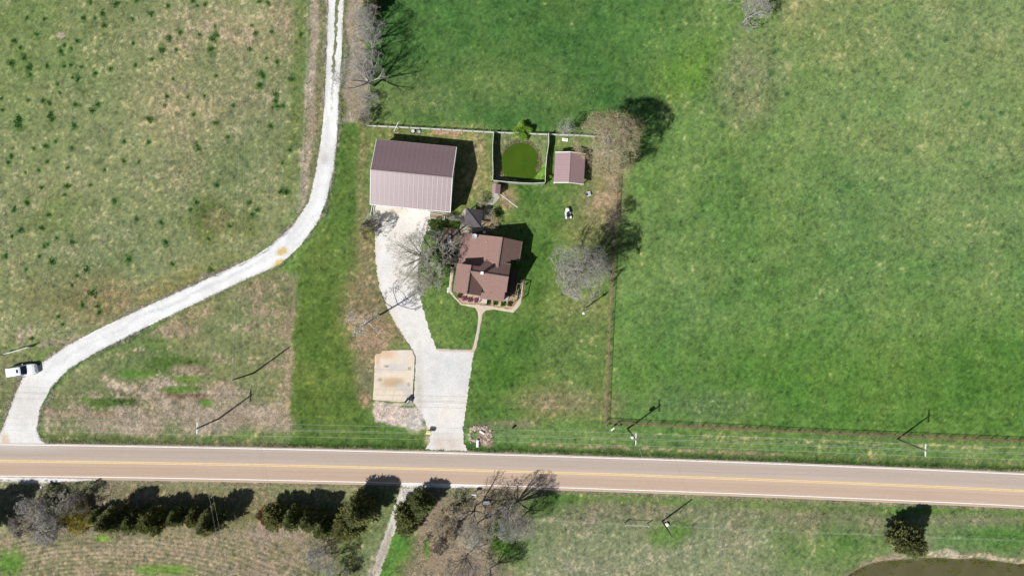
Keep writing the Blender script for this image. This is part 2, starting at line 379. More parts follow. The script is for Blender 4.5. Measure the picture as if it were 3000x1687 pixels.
# --- rough triangle
put(pm([(860,812),(852,1100),(848,1272),(400,1290),(150,1290),(118,1250),(140,1150),(260,1055),(400,985),(560,905),(700,838),(820,788)], .5, .3), (104,128,72), (170,155,128), .48)
put(pm([(820,800),(862,806),(858,1100),(850,1255),(835,1260),(836,1000)], .4, .3), None, (170,154,128), .72)
put(pm([(845,820),(852,820),(850,1250),(842,1250)], .2, .1), (120,118,85), (176,160,130), .95)
put(pm([(190,1210),(500,1195),(850,1180),(850,1262),(600,1262),(120,1235),(118,1210)], 1, 1), (128,124,96), (192,174,158), .9)
put(pm([(290,1120),(560,1118),(640,1135),(740,1160),(630,1190),(400,1165),(300,1140)], .5, .4), (125,124,92), (194,176,156), .92)
put(pm([(470,1160),(600,1155),(620,1180),(480,1175)], .3, .3), (100,75,55), (120,90,70), .9, .7)
put(el(400,1095,60,11,.4), (88,136,50), None, .05, .8); put(el(555,1110,38,12,.4), (104,144,54), None, .05, .8)
put(el(530,1140,60,9,.4), (100,140,60), None, .02); put(el(600,1180,22,12,.4), (104,146,62), None, .05)
put(pm([(270,1168),(395,1172),(392,1192),(255,1190)], .2, .2), (82,112,52), None, .05)
put(el(250,1170,22,14,.4), (84,132,50), None, .0); put(el(530,1070,100,24,.6), (80,118,50), None, .15)
put(el(560,1082,50,14,.5), (130,125,90), (180,160,140), .85); put(el(255,1130,45,28,.6), None, (160,148,128), .6)
put(el(145,1205,24,14,.4), None, (176,148,130), .9); put(el(300,1215,60,9,.4), None, (182,150,125), .9)
put(el(760,920,70,70,.7), None, (165,150,125), .62); put(el(450,1010,60,20,.6), (94,126,60), None, .2)
# --- verges of the road
put(np.clip(blur(((PY < rn) & (PY > rn-28 + w1*3)).astype(float), .25), 0, 1)*(PX > 118), (62,104,42), (140,140,90), .12)
put(np.clip(blur(((PY < rn-26) & (PY > rn-33)).astype(float), .3), 0, 1)*(PX > 1550), (110,112,72), (160,140,110), .65)
put(np.clip(blur(((PY < rn-34) & (PY > rn-85)).astype(float), 1.0), 0, 1)*(PX > 1430), (90,132,64), (168,165,110), .33)
for x in range(1870, 2960, 34): put(el(x+rng.uniform(-10,10), float(yl(RN, x))-74+rng.uniform(-3,6), rng.uniform(8,24), 3, .4), None, (185,180,125), .75)
for x in range(1560, 2300, 40): put(el(x+rng.uniform(-10,10), float(yl(RN, x))-30+rng.uniform(-3,3), rng.uniform(10,24), 4, .4), None, (180,152,125), .85)
put(el(1500,1240,90,14,.5), (110,124,80), (165,150,125), .5)
put(np.clip(blur(((PY < rn+3) & (PY > rn-7)).astype(float), .15), 0, 1), (150,145,118), (180,168,145), .75)
put(band([(1776,1236),(2100,1252),(2400,1266),(3000,1290)], 5, .4, .06), (120,124,74), (142,126,90), .5)
put(band([(1812,500),(1804,600),(1787,938),(1773,1234)], 5, .5, .06), (130,132,82), (150,134,98), .5)
put(np.clip(blur(((PY < rn) & (PY > rn-30)).astype(float), .3), 0, 1)*(PX > 118)*(PX < 848), (92,114,66), (160,150,118), .42, .7)
# --- south of the road
S = (PY > rs)
put(np.clip(blur(S.astype(float), .3), 0, 1), (110,134,84), (158,152,122), .42)
put(pm([(-500,1430),(950,1430),(930,1600),(1000,2500),(-500,2500)], 1.2, .6), (118,124,84), (166,152,128), .58)
put(pm([(0,1430),(60,1480),(60,1560),(-200,1580),(-200,1430)], 1, .5), (118,138,86), (185,172,145), .5)
put(el(250,1500,220,60,.6), (98,106,72), (150,138,118), .65); put(el(560,1490,280,50,.6), (96,104,60), (150,140,110), .5)
put(el(880,1440,180,14,.5), (118,134,86), (175,160,130), .45)
put(pm([(740,1530),(930,1580),(870,1600),(740,1590)], .8, .6), None, (176,156,144), .85)
put(el(950,1600,60,50,.5), (110,118,76), (155,143,128), .6); put(el(1000,1560,50,30,.5), (104,122,64), None, .35)
put(pm([(1090,1440),(1160,1440),(1120,1530),(1010,1720),(1000,1720),(940,1720),(1020,1560)], .8, .4), (98,122,64), (155,150,110), .35)
put(pm([(1150,1540),(1235,1540),(1215,1600),(1190,1720),(1090,1720)], .8, .4), (80,138,52), (140,150,85), .08)
put(pm([(1240,1460),(1430,1430),(1580,1450),(1570,1560),(1500,1600),(1480,1720),(1190,1720),(1225,1600)], 1.2, 1), (122,120,88), (168,148,130), .66)
put(el(1500,1600,60,60,.5), (92,138,56), None, .08); put(el(1460,1570,30,45,.4), (92,136,50), None, .08); put(el(1580,1480,60,30,.5), (82,120,56), None, .15)
put(el(1250,1610,10,30,.4), (90,145,50), None, .0)
put(np.clip(blur((S & (PY < rs+44)).astype(float), .5), 0, 1)*(PX > 1600), (86,132,52), (150,155,105), .18)
put(pm([(1700,1478),(2600,1498),(2600,1560),(2300,1545),(1760,1530),(1640,1510)], 1.4, 1), (114,124,86), (150,140,118), .6)
put(pm([(1700,1560),(2290,1560),(2240,1720),(1600,1720),(1560,1640)], 3, 2), (130,142,102), (172,169,146), .5)
put(el(1960,1560,45,35,.5), (92,138,56), None, .1); put(el(2430,1610,150,60,.7), (88,134,60), None, .2)
put(el(2950,1570,180,35,.7), (86,134,60), None, .15); put(el(2860,1520,170,14,.6), (120,130,90), None, .5)
put(np.clip(blur(((PY > rs+8) & (PY < rs+16)).astype(float), .25), 0, 1), (140,140,110), (172,160,138), .6)
# ploughed field with curved rows
PL = pm([(-500,1585),(300,1572),(740,1560),(860,1600),(920,1690),(1000,2500),(-500,2500)], 1, .4)
rr = np.hypot((PX-330)/2.3, PY-1860) + n2*2; row = np.sin(rr/1.9)
ST += (PL*row*9)[..., None]; GR += (PL*row*7)[..., None]; DR += PL*(.10*row + .12*np.sin(rr/13+1))
put(PL*np.clip(el(800,1640,150,60,.5), 0, 1), None, (168,150,128), .72, .8)
put(el(20,1640,40,40,.6), (98,146,56), None, .1); put(el(300,1575,30,8,.5), (120,165,60), None, 0); put(el(480,1670,90,14,.5), (98,148,52), None, .15)
# south-east pond bank
put(band([(2470,1700),(2500,1668),(2560,1640),(2640,1628)], 10, .4), (128,120,92), (160,145,122), .85)
put(band([(2730,1632),(2860,1628),(2930,1640),(3100,1645)], 8, .4), (128,125,92), (196,178,150), .8)
put(band([(2720,1622),(2800,1626)], 8, .3), None, (205,190,165), .9)
# pond bank inside the privacy fence
put(pm([(1447,392),(1604,398),(1594,538),(1444,530)], .2, .05), (104,132,72), (170,160,125), .5)
put(el(1590,510,22,26,.4), (112,160,52), None, .0); put(el(1560,520,36,14,.4), (112,160,52), None, .05)
# gravel and bare ground
put(pm([(1094,1178),(1214,1181),(1240,1210),(1255,1250),(1258,1262),(1180,1248),(1092,1242),(1080,1214)], .15, .25), (222,200,184), (236,214,198), .9)
put(el(1215,1230,24,28,.5), (200,196,190), (216,212,206), .6); put(el(1192,1190,24,5,.4), (78,125,48), (78,125,48), 0)
put(el(1248,1238,12,10,.5), (70,125,70), (200,200,190), .3)
put(pm([(1372,1252),(1428,1248),(1446,1298),(1420,1306),(1376,1300)], .3, .5), (165,135,115), (190,160,140), .7)
put(el(1262,1290,16,22,.5), None, (205,192,172), .9)
put(pm([(-300,1396),(120,1397),(260,1406),(130,1414),(40,1412),(-300,1402)], .15, .1), (225,222,220), (235,230,225), .9)
put(pm([(1180,1410),(1350,1414),(1420,1424),(1330,1428),(1180,1425)], .15, .1), (228,226,222), (236,232,228), .9)
put(band([(1198,1440),(1170,1490),(1150,1540),(1125,1600),(1100,1660),(1085,1720)], 13, .4), (150,140,120), (195,184,168), .6)
put(band([(1195,1430),(1168,1490),(1148,1540)], 10, .4), (205,200,192), (222,216,208), .9)
# speckled gravel halo beside the lanes
halo = band(LANE_L, 5, .5) + band(LANE_R, 4, .4); halo = np.clip(halo, 0, 1)
put(halo*np.clip(.35+.4*n02, 0, 1), (205,200,188), (205,200,188), None)

W1 = [(1070,100,1),(740,180,1),(725,95,1),(590,128,1),(670,128,.6),(315,135,.8),(940,135,.7),(190,130,.7),(100,290,1),(145,340,.9),(255,243,.7),(545,293,.8),(430,365,1),(508,345,.9),(455,320,.7),(1195,275,1),(1275,230,1),(1410,245,.8),(1535,250,1),(1505,280,1.1),(1520,185,.7),(1785,185,.7),(1805,235,1),(1925,225,.8),(1765,350,.9),(1495,350,1.1),(1250,355,.8),(1145,360,1.2),(940,308,.8),(1078,420,1.1),(958,462,.8),(780,487,1),(673,518,.9),(555,555,1.1),(515,550,.8),(80,450,1.2),(210,480,1.1),(215,530,1.2),(175,410,1.1),(335,470,.8),(458,470,.8),(505,462,.8),(575,478,.7),(1530,535,.7),(1225,562,.7),(1850,515,1),(1865,540,1),(1835,605,1.1),(2065,560,.9),(1887,415,.7),(1960,440,.9),(405,600,.8),(425,658,.7),(305,712,1.1),(350,728,.8),(198,710,.7),(535,740,1.2),(695,743,1.1),(650,785,1),(1180,685,.9),(1170,748,.8),(1330,690,.8),(1447,682,.8),(1648,747,.8),(1950,670,.9),(1950,715,.9),(1962,752,1),(2005,752,.9),(1370,812,1),(1062,848,1.2),(130,850,1.4),(130,890,1.3),(360,820,1.2),(368,850,1),(525,892,1.2),(1525,875,.8),(1915,890,.9),(1612,972,.9),(875,1003,.9),(1052,1010,1.1),(1400,1030,1),(1402,1055,.9),(325,1035,1.1),(395,1000,.8),(240,1050,.8),(510,1048,.7),(60,1150,1),(85,1110,.8),(335,1145,.7),(278,1208,.8),(480,1190,.8),(877,1142,.9),(980,1150,.6),(740,1205,.8),(185,1220,.7),(475,1315,1.1),(290,1330,.9),(640,1310,.6),(2055,1065,.8),(1538,1310,.9),(812,1425,1.3),(1998,1158,.7),(2030,1360,1),(1985,1355,.8),(20,780,.8),(10,700,.9),(190,1435,.9),(1185,45,.8),(1395,45,.7),(1455,35,.8),(820,30,1),(640,25,.8),(970,5,.8),(1365,10,.9),(1835,10,.7),(1900,20,1),(2130,245,.8)]
W2 = [(240,100,1),(128,165,1),(435,210,.9),(187,350,1.1),(105,400,.8),(500,415,.8),(640,452,1.1),(390,492,.8),(425,468,.7),(48,575,1.1),(347,578,.8),(462,625,1.1),(765,690,1.3),(680,750,.7),(640,828,.8),(825,905,1.5),(730,1010,1.1),(860,1015,1.),(880,1075,.9),(518,1108,.9),(555,1180,.8),(275,1305,.8),(1143,603,1.4),(1465,458,1.1),(1518,645,.9),(1425,272,1.),(1735,98,1),(1685,165,.9),(575,35,.8),(370,325,.8),(1205,245,.7),(230,690,.6)]
W3 = [(810,215,.9),(870,235,1.1),(480,340,1),(510,465,1.2),(560,420,1),(265,590,.9),(40,725,.8),(60,1050,1)]
wp = [(x*.414, y*.414, s) for x, y, s in W1] + [(x*.3313, 560+y*.3313, s) for x, y, s in W2] + [(600+x*.276, 500+y*.276, s) for x, y, s in W3]
for x, y, s_ in wp: 
    y0_, x0_ = gi_(x, y); q = (slice(max(0, y0_-9), y0_+9), slice(max(0, x0_-9), x0_+9))
    if PX[q].size:
        dd_ = np.hypot(PX[q]-x, (PY[q]-y)*.85)/(11.5*s_)+.10*n02[q]+.08*n05[q]; m_ = np.clip(1.25-dd_, 0, 1)[..., None]*.7
        GR[q] = GR[q]*(1-m_)+np.array((66,112,48))*m_; DR[q] *= 1-m_[..., 0]
nw = rng.standard_normal((NY, NX))
t = np.clip(.03+.68*DR + .04*n1 + .04*n2 + .04*n4, 0, 1)
strk = noise(5, .42)
DR = DR + .27*strk*np.clip(pm([(860,900),(850,1262),(150,1262),(118,1235),(180,1110),(400,1000)], 1, .5) + .5*PL, 0, 1)
flk = np.clip(.75*n02 + .35*nw + .45*n05 + .32*n1 + .25*n2 + (DR-.70)*4.6, 0, 1.15)
t = np.clip(t + (1-t)*flk*.85, 0, 1.1)
mown = pm([(850,800),(1085,640),(1060,372),(1000,372),(960,640),(860,810),(855,1310),(1262,1310),(1080,1230)], 1, .3)
C = GR*(1-t[..., None]) + ST*t[..., None]
C = (C/255).clip(0, 1)
C = np.where(C <= .04045, C/12.92, ((C+.055)/1.055)**2.4)/KEXP
vj = 1 + .14*n02 + .11*nw + .06*n05 + .03*n1 + .02*n4 + .015*n9 + mown*.07*ms
hue = .010*n2 + .012*n4 + .03*n02
C = C*vj[..., None]; C[..., 0] *= 1+hue; C[..., 2] *= 1-hue
C = C.clip(.008, .8)

DRV = [(1096,601),(1093,640),(1100,690),(1099,730),(1104,790),(1112,840),(1130,890),(1160,950),(1188,995),(1207,1024),(1218,1046),(1216,1100),(1212,1180),(1232,1205),(1250,1245),(1262,1268),(1258,1296),(1246,1316),(1372,1320),(1360,1300),(1356,1250),(1366,1190),(1376,1110),(1386,1046),(1389,1029),(1282,1026),(1266,992),(1254,955),(1243,915),(1232,880),(1226,840),(1224,800),(1226,760),(1236,710),(1252,670),(1258,640),(1261,618)]
SLAB = [(1099,1042),(1103,1036),(1116,1034),(1121,1027),(1150,1025),(1208,1023),(1217,1046),(1213,1110),(1208,1178),(1150,1175),(1093,1170),(1096,1120)]
RINGO = [(1321,775),(1316,830),(1316,855),(1328,869),(1350,893),(1392,901),(1383,1023),(1282,1021),(1280,1033),(1388,1032),(1424,909),(1504,916),(1527,890),(1534,825),(1500,770),(1330,700)]
LANE = LANE_L + LANE_R[::-1]
# shape of the ground: ponds sunk, ditches, slight roll
POND = [(1507,420),(1522,417),(1540,417),(1556,424),(1566,438),(1574,450),(1578,470),(1580,490),(1574,506),(1562,518),(1548,526),(1525,524),(1500,520),(1482,516),(1474,500),(1471,480),(1473,462),(1478,448),(1490,434)]
POND2 = [(2470,1720),(2490,1690),(2515,1672),(2560,1652),(2610,1645),(2650,1642),(2700,1640),(2740,1638),(2800,1642),(2860,1640),(2925,1648),(2960,1655),(3020,1656),(3120,1662),(3250,1680),(3400,1740),(3420,1850),(3300,1960),(2900,1990),(2600,1920),(2480,1820)]
Z = np.zeros((NY, NX))
Z -= 1.1*np.clip(blur(inside(POND, PX, PY).astype(float), .55), 0, 1)
Z -= 1.1*np.clip(blur(inside(POND2, PX, PY).astype(float), .6), 0, 1)
flat = np.clip(1.0*blur((inside(DRV, PX, PY) | inside(LANE, PX, PY) | inside(SLAB, PX, PY) | inside(RINGO, PX, PY) | inside([(1260,560),(1470,560),(1470,690),(1350,800),(1280,790)], PX, PY) | inside([(-600,1290),(150,1300),(1260,1312),(1240,1250),(1380,1250),(1380,1320),(3600,1400),(3600,1520),(-600,1410)], PX, PY) | (band(LANE_L, 30, 1) > .1) | (band(LANE_R, 20, 1) > .1)).astype(float), .8), 0, 1)
dn = np.exp(-((PY-(rn-30))/9)**2) * ((PX > 150) & (PX < 1225) | (PX > 1450))
ds = np.exp(-((PY-(rs+30))/10)**2) * ((PX > 1580) | (PX < 1100) & (PX > 80))
Z -= (.35*blur(dn, 1) + .3*blur(ds, 1))*(1-np.clip(blur(inside([(1225,1180),(1225,1320),(1450,1330),(1450,1180)], PX, PY).astype(float), 1), 0, 1))
Z += (1-flat)*.0
rough = np.clip(pm(LF, 1, 0) + pm([(860,812),(848,1272),(150,1290),(260,1055),(700,838)], 1, 0), 0, 1)
Z += (.012*n02 + .02*n05*rough)*(1-flat)
Z += PL*row*.04

# mesh: fine grid in the middle, growing cells out to the horizon
def grow(a, s, n=26, f=1.32):
    o = []; c = a; d = s
    for _ in range(n): d *= f; c += d; o.append(c)
    return o
ox = np.array(grow(float(gx[-1]), STEP*4)); oy = np.array(grow(float(gy[-1]), STEP*4))
ax = np.concatenate([(-ox + (gx[0]+gx[-1]))[::-1], gx, ox]); ay = np.concatenate([(-oy + (gy[0]+gy[-1]))[::-1], gy, oy])
P = len(ox); AX, AY = np.meshgrid(ax, ay)
ZZ = np.pad(Z, P, mode='edge'); 
fade = np.ones_like(ZZ); ZZ = ZZ*np.where((np.abs(AX) > 101.2) | (np.abs(AY) > 63.2), 0, 1)
meanc = np.array(alb(104,136,80))
CC = np.pad(C, ((P, P), (P, P), (0, 0)), mode='edge')
dd = np.maximum(np.abs(AX)-gx[-1], np.abs(AY)-gy[-1]).clip(0)
k = np.clip(dd/12, 0, 1)[..., None]; CC = CC*(1-k) + meanc*k
nxt, nyt = len(ax), len(ay)
V = np.stack([AX, AY, ZZ], -1).reshape(-1, 3)
idx = np.arange(nxt*nyt).reshape(nyt, nxt)
F = np.stack([idx[:-1, :-1], idx[:-1, 1:], idx[1:, 1:], idx[1:, :-1]], -1).reshape(-1, 4)
ground = link('ground', np_mesh('ground', V, F, M['grass'], CC.reshape(-1, 3), True)); tag(ground, kind='structure')
def gi(x, y):
    i = np.clip(((np.asarray(x)-gx[0])/STEP+.5).astype(int), 0, NX-1); j = np.clip(((np.asarray(y)-gy[0])/STEP+.5).astype(int), 0, NY-1)
    return j, i
def gz(x, y): j, i = gi(x, y); return Z[j, i]

# ------------------------------------------------------------------ flat sheets (lanes, slab, paths, water)
def closed(poly, jit, step=.5, seed=1):
    r = random.Random(seed); out = []
    P_ = [G(*p) for p in poly]; n = len(P_)
    for i in range(n):
        a = P_[i]; b = P_[(i+1) % n]; L = math.dist(a, b); m = max(1, int(L/step))
        for j in range(m):
            t_ = j/m; nx_, ny_ = -(b[1]-a[1])/max(L, 1e-6), (b[0]-a[0])/max(L, 1e-6); q = r.gauss(0, jit)
            out.append((a[0]+(b[0]-a[0])*t_+nx_*q, a[1]+(b[1]-a[1])*t_+ny_*q))
    return out
def sheet(name, poly, material, z, jit=.0, step=.5, grid=.5, colf=None, seed=1, skirt=0):
    b = closed(poly, jit, step, seed); n = len(b)
    xs = [p[0] for p in b]; ys = [p[1] for p in b]
    g0, g1 = np.meshgrid(np.arange(min(xs), max(xs), grid), np.arange(min(ys), max(ys), grid))
    g0 = g0.ravel() + rng.uniform(-.1, .1, g0.size)*grid; g1 = g1.ravel() + rng.uniform(-.1, .1, g1.size)*grid
    ins = inside(b, g0, g1)
    pts = [Vector(p) for p in b] + [Vector((x, y)) for x, y in zip(g0[ins], g1[ins])]
    vs, _, fs, *_r = delaunay_2d_cdt(pts, [(i, (i+1) % n) for i in range(n)], [], 1, 1e-5)
    V_ = np.array([(v.x, v.y, z) for v in vs]); F_ = np.array([f for f in fs if len(f) == 3])
    if skirt:
        nb = len(V_); # walls of a slab with real thickness
        bi = [i for i in range(n)]
    col = colf(V_[:, 0], V_[:, 1]) if colf else None
    me = np_mesh(name, V_, F_, material, col)
    bm = bmesh.new(); bm.from_mesh(me)
    bmesh.ops.recalc_face_normals(bm, faces=bm.faces)
    if sum(f.normal.z for f in bm.faces) < 0: bmesh.ops.reverse_faces(bm, faces=bm.faces)
    if skirt:
        r = bmesh.ops.extrude_edge_only(bm, edges=[e for e in bm.edges if e.is_boundary])
        for v in [g for g in r['geom'] if isinstance(g, bmesh.types.BMVert)]: v.co.z -= skirt
    bm.to_mesh(me); bm.free()
    return link(name, me)
def field(a, x, y): j, i = gi(x, y); return a[j, i]
def mixc(base, lst, x, y, jit=.05):
    """colour of a sheet: base colour, stains [(mask array, colour, strength)]"""
    c = np.tile(np.array(alb(*base)), (len(x), 1))
    for m_, cc, s in lst:
        w = (field(m_, x, y)*s)[:, None]; c = c*(1-w) + np.array(alb(*cc))*w
    return c*(1 + jit*field(n05, x, y) + jit*.7*field(n2, x, y) + jit*.8*field(n02, x, y))[:, None]

# county road: strips along and across
cx_ = np.concatenate([np.linspace(-9000, -300, 30), np.arange(-280, 3300, 8), np.linspace(3320, 12000, 30)])
tt = np.linspace(0, 1, 34)
def ext(line, x):
    (x0, y0), (x1, y1) = line[1], line[2]; (x2, y2), (x3, y3) = line[-3], line[-2]
    return np.where(x < x0, y0+(x-x0)*(y1-y0)/(x1-x0), np.where(x > x3, y3+(x-x3)*(y3-y2)/(x3-x2), np.interp(x, [p[0] for p in line[1:-1]], [p[1] for p in line[1:-1]])))
# smooth the surveyed edges with a quadratic so that the road bends without kinks
qn = np.polyfit([p[0] for p in RN[1:-1]], [p[1] for p in RN[1:-1]], 2); qs = np.polyfit([p[0] for p in RS[1:-1]], [p[1] for p in RS[1:-1]], 2)
def rq(q, x):
    x = np.asarray(x, float); xc = np.clip(x, -300, 3300); s = 2*q[0]*xc+q[1]
    return np.polyval(q, xc) + s*(x-xc)
def strip(name, f0, f1, material, z, n=2, colf=None, parent=None, xs=cx_):
    t_ = np.linspace(0, 1, n); y0 = f0(xs); y1 = f1(xs)
    px = np.repeat(xs[:, None], n, 1); py = y0[:, None]*(1-t_) + y1[:, None]*t_
    V_ = np.stack([(px-1500)*.06, (843.5-py)*.06, np.full(px.shape, z)], -1)
    m_ = len(xs); id_ = np.arange(m_*n).reshape(m_, n)
    F_ = np.stack([id_[:-1, 1:], id_[:-1, :-1], id_[1:, :-1], id_[1:, 1:]], -1).reshape(-1, 4)
    c_ = colf(px, t_[None, :].repeat(m_, 0)) .reshape(-1, 3) if colf else None
    me = np_mesh(name, V_.reshape(-1, 3), F_, material, c_)
    return link(name, me, parent)
def roadcol(px, t_):
    a_ = np.array(alb(198,181,168)); b_ = np.array(alb(206,181,160))
    s = 1/(1+np.exp(-(t_-.5)*40)); c = a_*(1-s[..., None]) + b_*s[..., None]
    v = 1 + .05*np.cos(t_*4*np.pi*1.0) 
    for u, w_, am in ((.17, .012, -.07), (.34, .014, -.06), (.66, .012, -.08), (.84, .012, -.06), (.055, .02, -.05), (.95, .02, -.08)):
        v += am*np.exp(-((t_-u)/w_)**2)
    r = np.random.default_rng(3); q = r.standard_normal(px.shape)
    ker = np.exp(-np.linspace(-2, 2, 41)**2); q = np.apply_along_axis(lambda k_: np.convolve(k_, ker/ker.sum()**.5, 'same'), 0, q)
    v += .022*q/q.std() + .015*r.standard_normal(px.shape)
    lx = np.clip((px-0)/3000, 0, 1)
    v += .05*lx - .03
    # dust and tyre marks where the lanes join
    d = np.exp(-((px-60)/110)**2)*np.clip(1-t_*3.2, 0, 1)*.8 + np.exp(-((px-1310)/60)**2)*np.clip(1-t_*9, 0, 1)*.6
    c = c*v[..., None]; g_ = np.array(alb(222,214,206)); c = c*(1-d[..., None]) + g_*d[..., None]
    return c
road = strip('road', lambda x: rq(qn, x)-5, lambda x: rq(qs, x)+8, M['asphalt'], .024, 48, roadcol); tag(road, kind='structure')
lw = 1.0
for f in (lambda x: rq(qn, x), lambda x: rq(qs, x)):
    strip('edge_line', lambda x, f=f: f(x)-lw, lambda x, f=f: f(x)+lw, M['white_paint'], .030, 2, parent=road)
mid = lambda x: (rq(qn, x)+rq(qs, x))/2 + 2
for o_ in (-2.1, 2.1):
    strip('centre_line', lambda x, o_=o_: mid(x)+o_-.95, lambda x, o_=o_: mid(x)+o_+.95, M['yellow_paint'], .030, 2, parent=road)

trk = band([(970,-300),(969,0),(964,150),(957,300),(952,400),(938,500),(918,590),(875,665),(812,725),(745,775),(610,840),(450,912),(320,972),(215,1030),(130,1090)], 2, .6, .25) + band([(985,400),(962,540),(930,620),(880,685),(800,750),(700,800),(560,862),(430,925)], 2, .6, .25)
stn = np.clip(el(827,736,17,12,.22,-35) + el(817,778,25,15,.2,-35) + el(753,817,15,10,.2,-20), 0, 1)
g_ = sheet('gravel_lane', LANE, M['gravel'], .016, .055, .22, .40, lambda x, y: mixc((244,243,241), [(trk, (214,214,215), .7), (halo, (214,208,196), .35), (n1*.5, (226,224,220), .5), (el(952,465,14,16,.4), (205,200,196), .7), (el(70,1180,60,110,.6), (228,222,214), .7), (stn, (221,190,110), .92), (el(15,1290,12,18,.4), (215,190,155), .8)], x, y, .025)); tag(g_, kind='structure')
# grass median between the two wheel tracks at the north end
med = sheet('grass_median', [(983,-400),(994,-400),(993,0),(988,100),(982,180),(977,250),(973,330),(969,330),(971,250),(974,180),(979,100),(982,0)], M['grass'], .022, .10, .3, .4, lambda x, y: mixc((128,136,96), [(el(975,290,10,60,.5), (205,205,190), .9)], x, y, .15), 5); tag(med, kind='structure')

drc = [(el(1106,790,10,130,.5,-4), (232,212,192), .9), (el(1135,900,16,70,.5,-25), (232,214,196), .85), (el(1130,625,40,22,.6), (228,218,196), .7), (el(1180,612,60,10,.5), (215,205,180), .5),
       (el(1228,1120,12,80,.5), (212,200,188), .8), (el(1310,1296,46,24,.5), (220,200,186), .7), (el(1360,1130,20,90,.6), (220,216,208), .5), (el(1320,1080,60,60,.7), (222,224,226), .6), (el(1120,800,30,100,.6), (246,246,250), .6), (band([(1185,640),(1155,740),(1150,800),(1172,890),(1215,980),(1275,1080),(1300,1200),(1305,1300)], 5, 1.2, .4)+band([(1155,640),(1130,760),(1130,840),(1160,930),(1215,1040),(1250,1150),(1275,1300)], 5, 1.2, .4), (228,225,222), .6), (np.clip(n2*.5, 0, 1), (234,226,212), .5), (np.clip(n05*.5, 0, 1), (222,217,208), .35)]
g_ = sheet('driveway', DRV, M['gravel'], .016, .075, .24, .40, lambda x, y: mixc((240,236,231), drc, x, y, .03), 2); tag(g_, kind='structure')
slc = [(el(1130,1035,34,12,.5), (226,190,160), .8), (el(1105,1050,8,22,.5), (222,190,165), .8), (el(1145,1120,26,12,.5), (206,176,142), .85), (el(1168,1120,16,10,.5), (205,172,140), .6), (el(1160,1075,26,10,.5), (205,205,205), .7),
       (el(1180,1135,20,12,.5), (208,206,200), .7), (el(1110,1082,12,10,.5), (216,208,195), .7), (el(1180,1047,14,26,.5), (232,228,218), .6), (el(1193,1150,10,18,.5), (205,205,205), .7), (el(1113,1112,6,3,.5), (120,100,85), .7), (el(1133,1072,3,2,.5), (90,80,70), .8), (el(1200,1079,4,4,.5), (105,95,85), .8), (el(1197,1126,4,6,.5), (120,110,100), .6), (el(1160,1145,50,3,.5), (225,205,175), .6)]
g_ = sheet('concrete_slab', SLAB, M['concrete'], .11, .02, .5, .3, lambda x, y: mixc((238,222,200), slc, x, y, .02), 3, skirt=.12); tag(g_, kind='structure')
for a, b in (((1096,1081),(1214,1084)), ((1094,1140),(1211,1141)), ((1154,1142),(1151,1174))):
    MB().bar((*G(*a), .112), (*G(*b), .112), .03, .006).build('control_joint', M['dirt'], g_)
RING = [(1321,775),(1319,800),(1316,830),(1316,855),(1328,869),(1350,893),(1392,901),(1400,915),(1402,935),(1396,975),(1388,1010),(1383,1023),(1282,1021),(1280,1030),(1388,1032),(1396,1018),(1404,980),(1411,940),(1415,918),(1424,909),(1445,906),(1504,916),(1527,890),(1534,825),(1528,816),(1524,822),(1526,852),(1517,882),(1498,905),(1440,895),(1398,891),(1355,889),(1338,874),(1324,855),(1324,835),(1329,800),(1331,775)]
g_ = sheet('garden_path', RING, M['concrete'], .05, .015, .5, .3, lambda x, y: mixc((222,202,182), [(el(1397,965,8,22,.4), (205,205,190), .8), (el(1330,1026,50,8,.5), (200,196,186), .6)], x, y, .03), 4, skirt=.06); tag(g_, kind='structure')
g_ = sheet('flower_bed', [(1338,873),(1355,888),(1398,890),(1440,894),(1498,904),(1516,881),(1520,850),(1460,850),(1400,850),(1340,850)], M['gravel'], .03, .0, .5, .3, lambda x, y: mixc((196,170,140), [(el(1370,880,30,8,.5), (205,165,150), .6), (el(1470,888,40,10,.5), (200,185,120), .5), (el(1345,865,12,8,.5), (120,120,70), .6)], x, y, .10), 4); tag(g_, kind='structure')
g_ = sheet('patio', [(1288,668),(1300,664),(1346,672),(1360,700),(1345,790),(1322,780),(1296,756),(1290,720)], M['concrete'], .05, .03, .5, .3, lambda x, y: mixc((150,142,124), [(el(1310,690,16,14,.5), (150,110,90), .6)], x, y, .06), 4, skirt=.06); tag(g_, kind='structure')
g_ = sheet('barn_walk', [(1262,619),(1326,627),(1352,631),(1360,612),(1380,608),(1384,624),(1412,626),(1418,612),(1440,580),(1441,570),(1465,573),(1466,579),(1440,606),(1424,640),(1416,676),(1350,690),(1345,676),(1352,650),(1322,645),(1264,634)], M['concrete'], .05, .015, .5, .3, lambda x, y: mixc((196,188,165), [(el(1440,600,22,30,.5,40), (172,172,160), .7), (el(1330,636,40,8,.5), (190,190,172), .5)], x, y, .04), 4, skirt=.06); tag(g_, kind='structure')
TRK = [(1180,1422),(1216,1427),(1200,1446),(1184,1478),(1168,1530),(1150,1572),(1132,1620),(1114,1680),(1100,1730),(1084,1730),(1092,1680),(1106,1620),(1126,1570),(1142,1530),(1152,1490),(1166,1450)]
g_ = sheet('farm_track', TRK, M['gravel'], .016, .10, .22, .35, lambda x, y: mixc((226,221,214), [(band([(1152,1545),(1120,1620),(1095,1700)], 4, .3, .3), (140,138,100), .8), (pm([(1000,1560),(1200,1560),(1200,1730),(1000,1730)], 1, .3), (196,184,164), .6)], x, y, .06), 8); tag(g_, kind='structure')
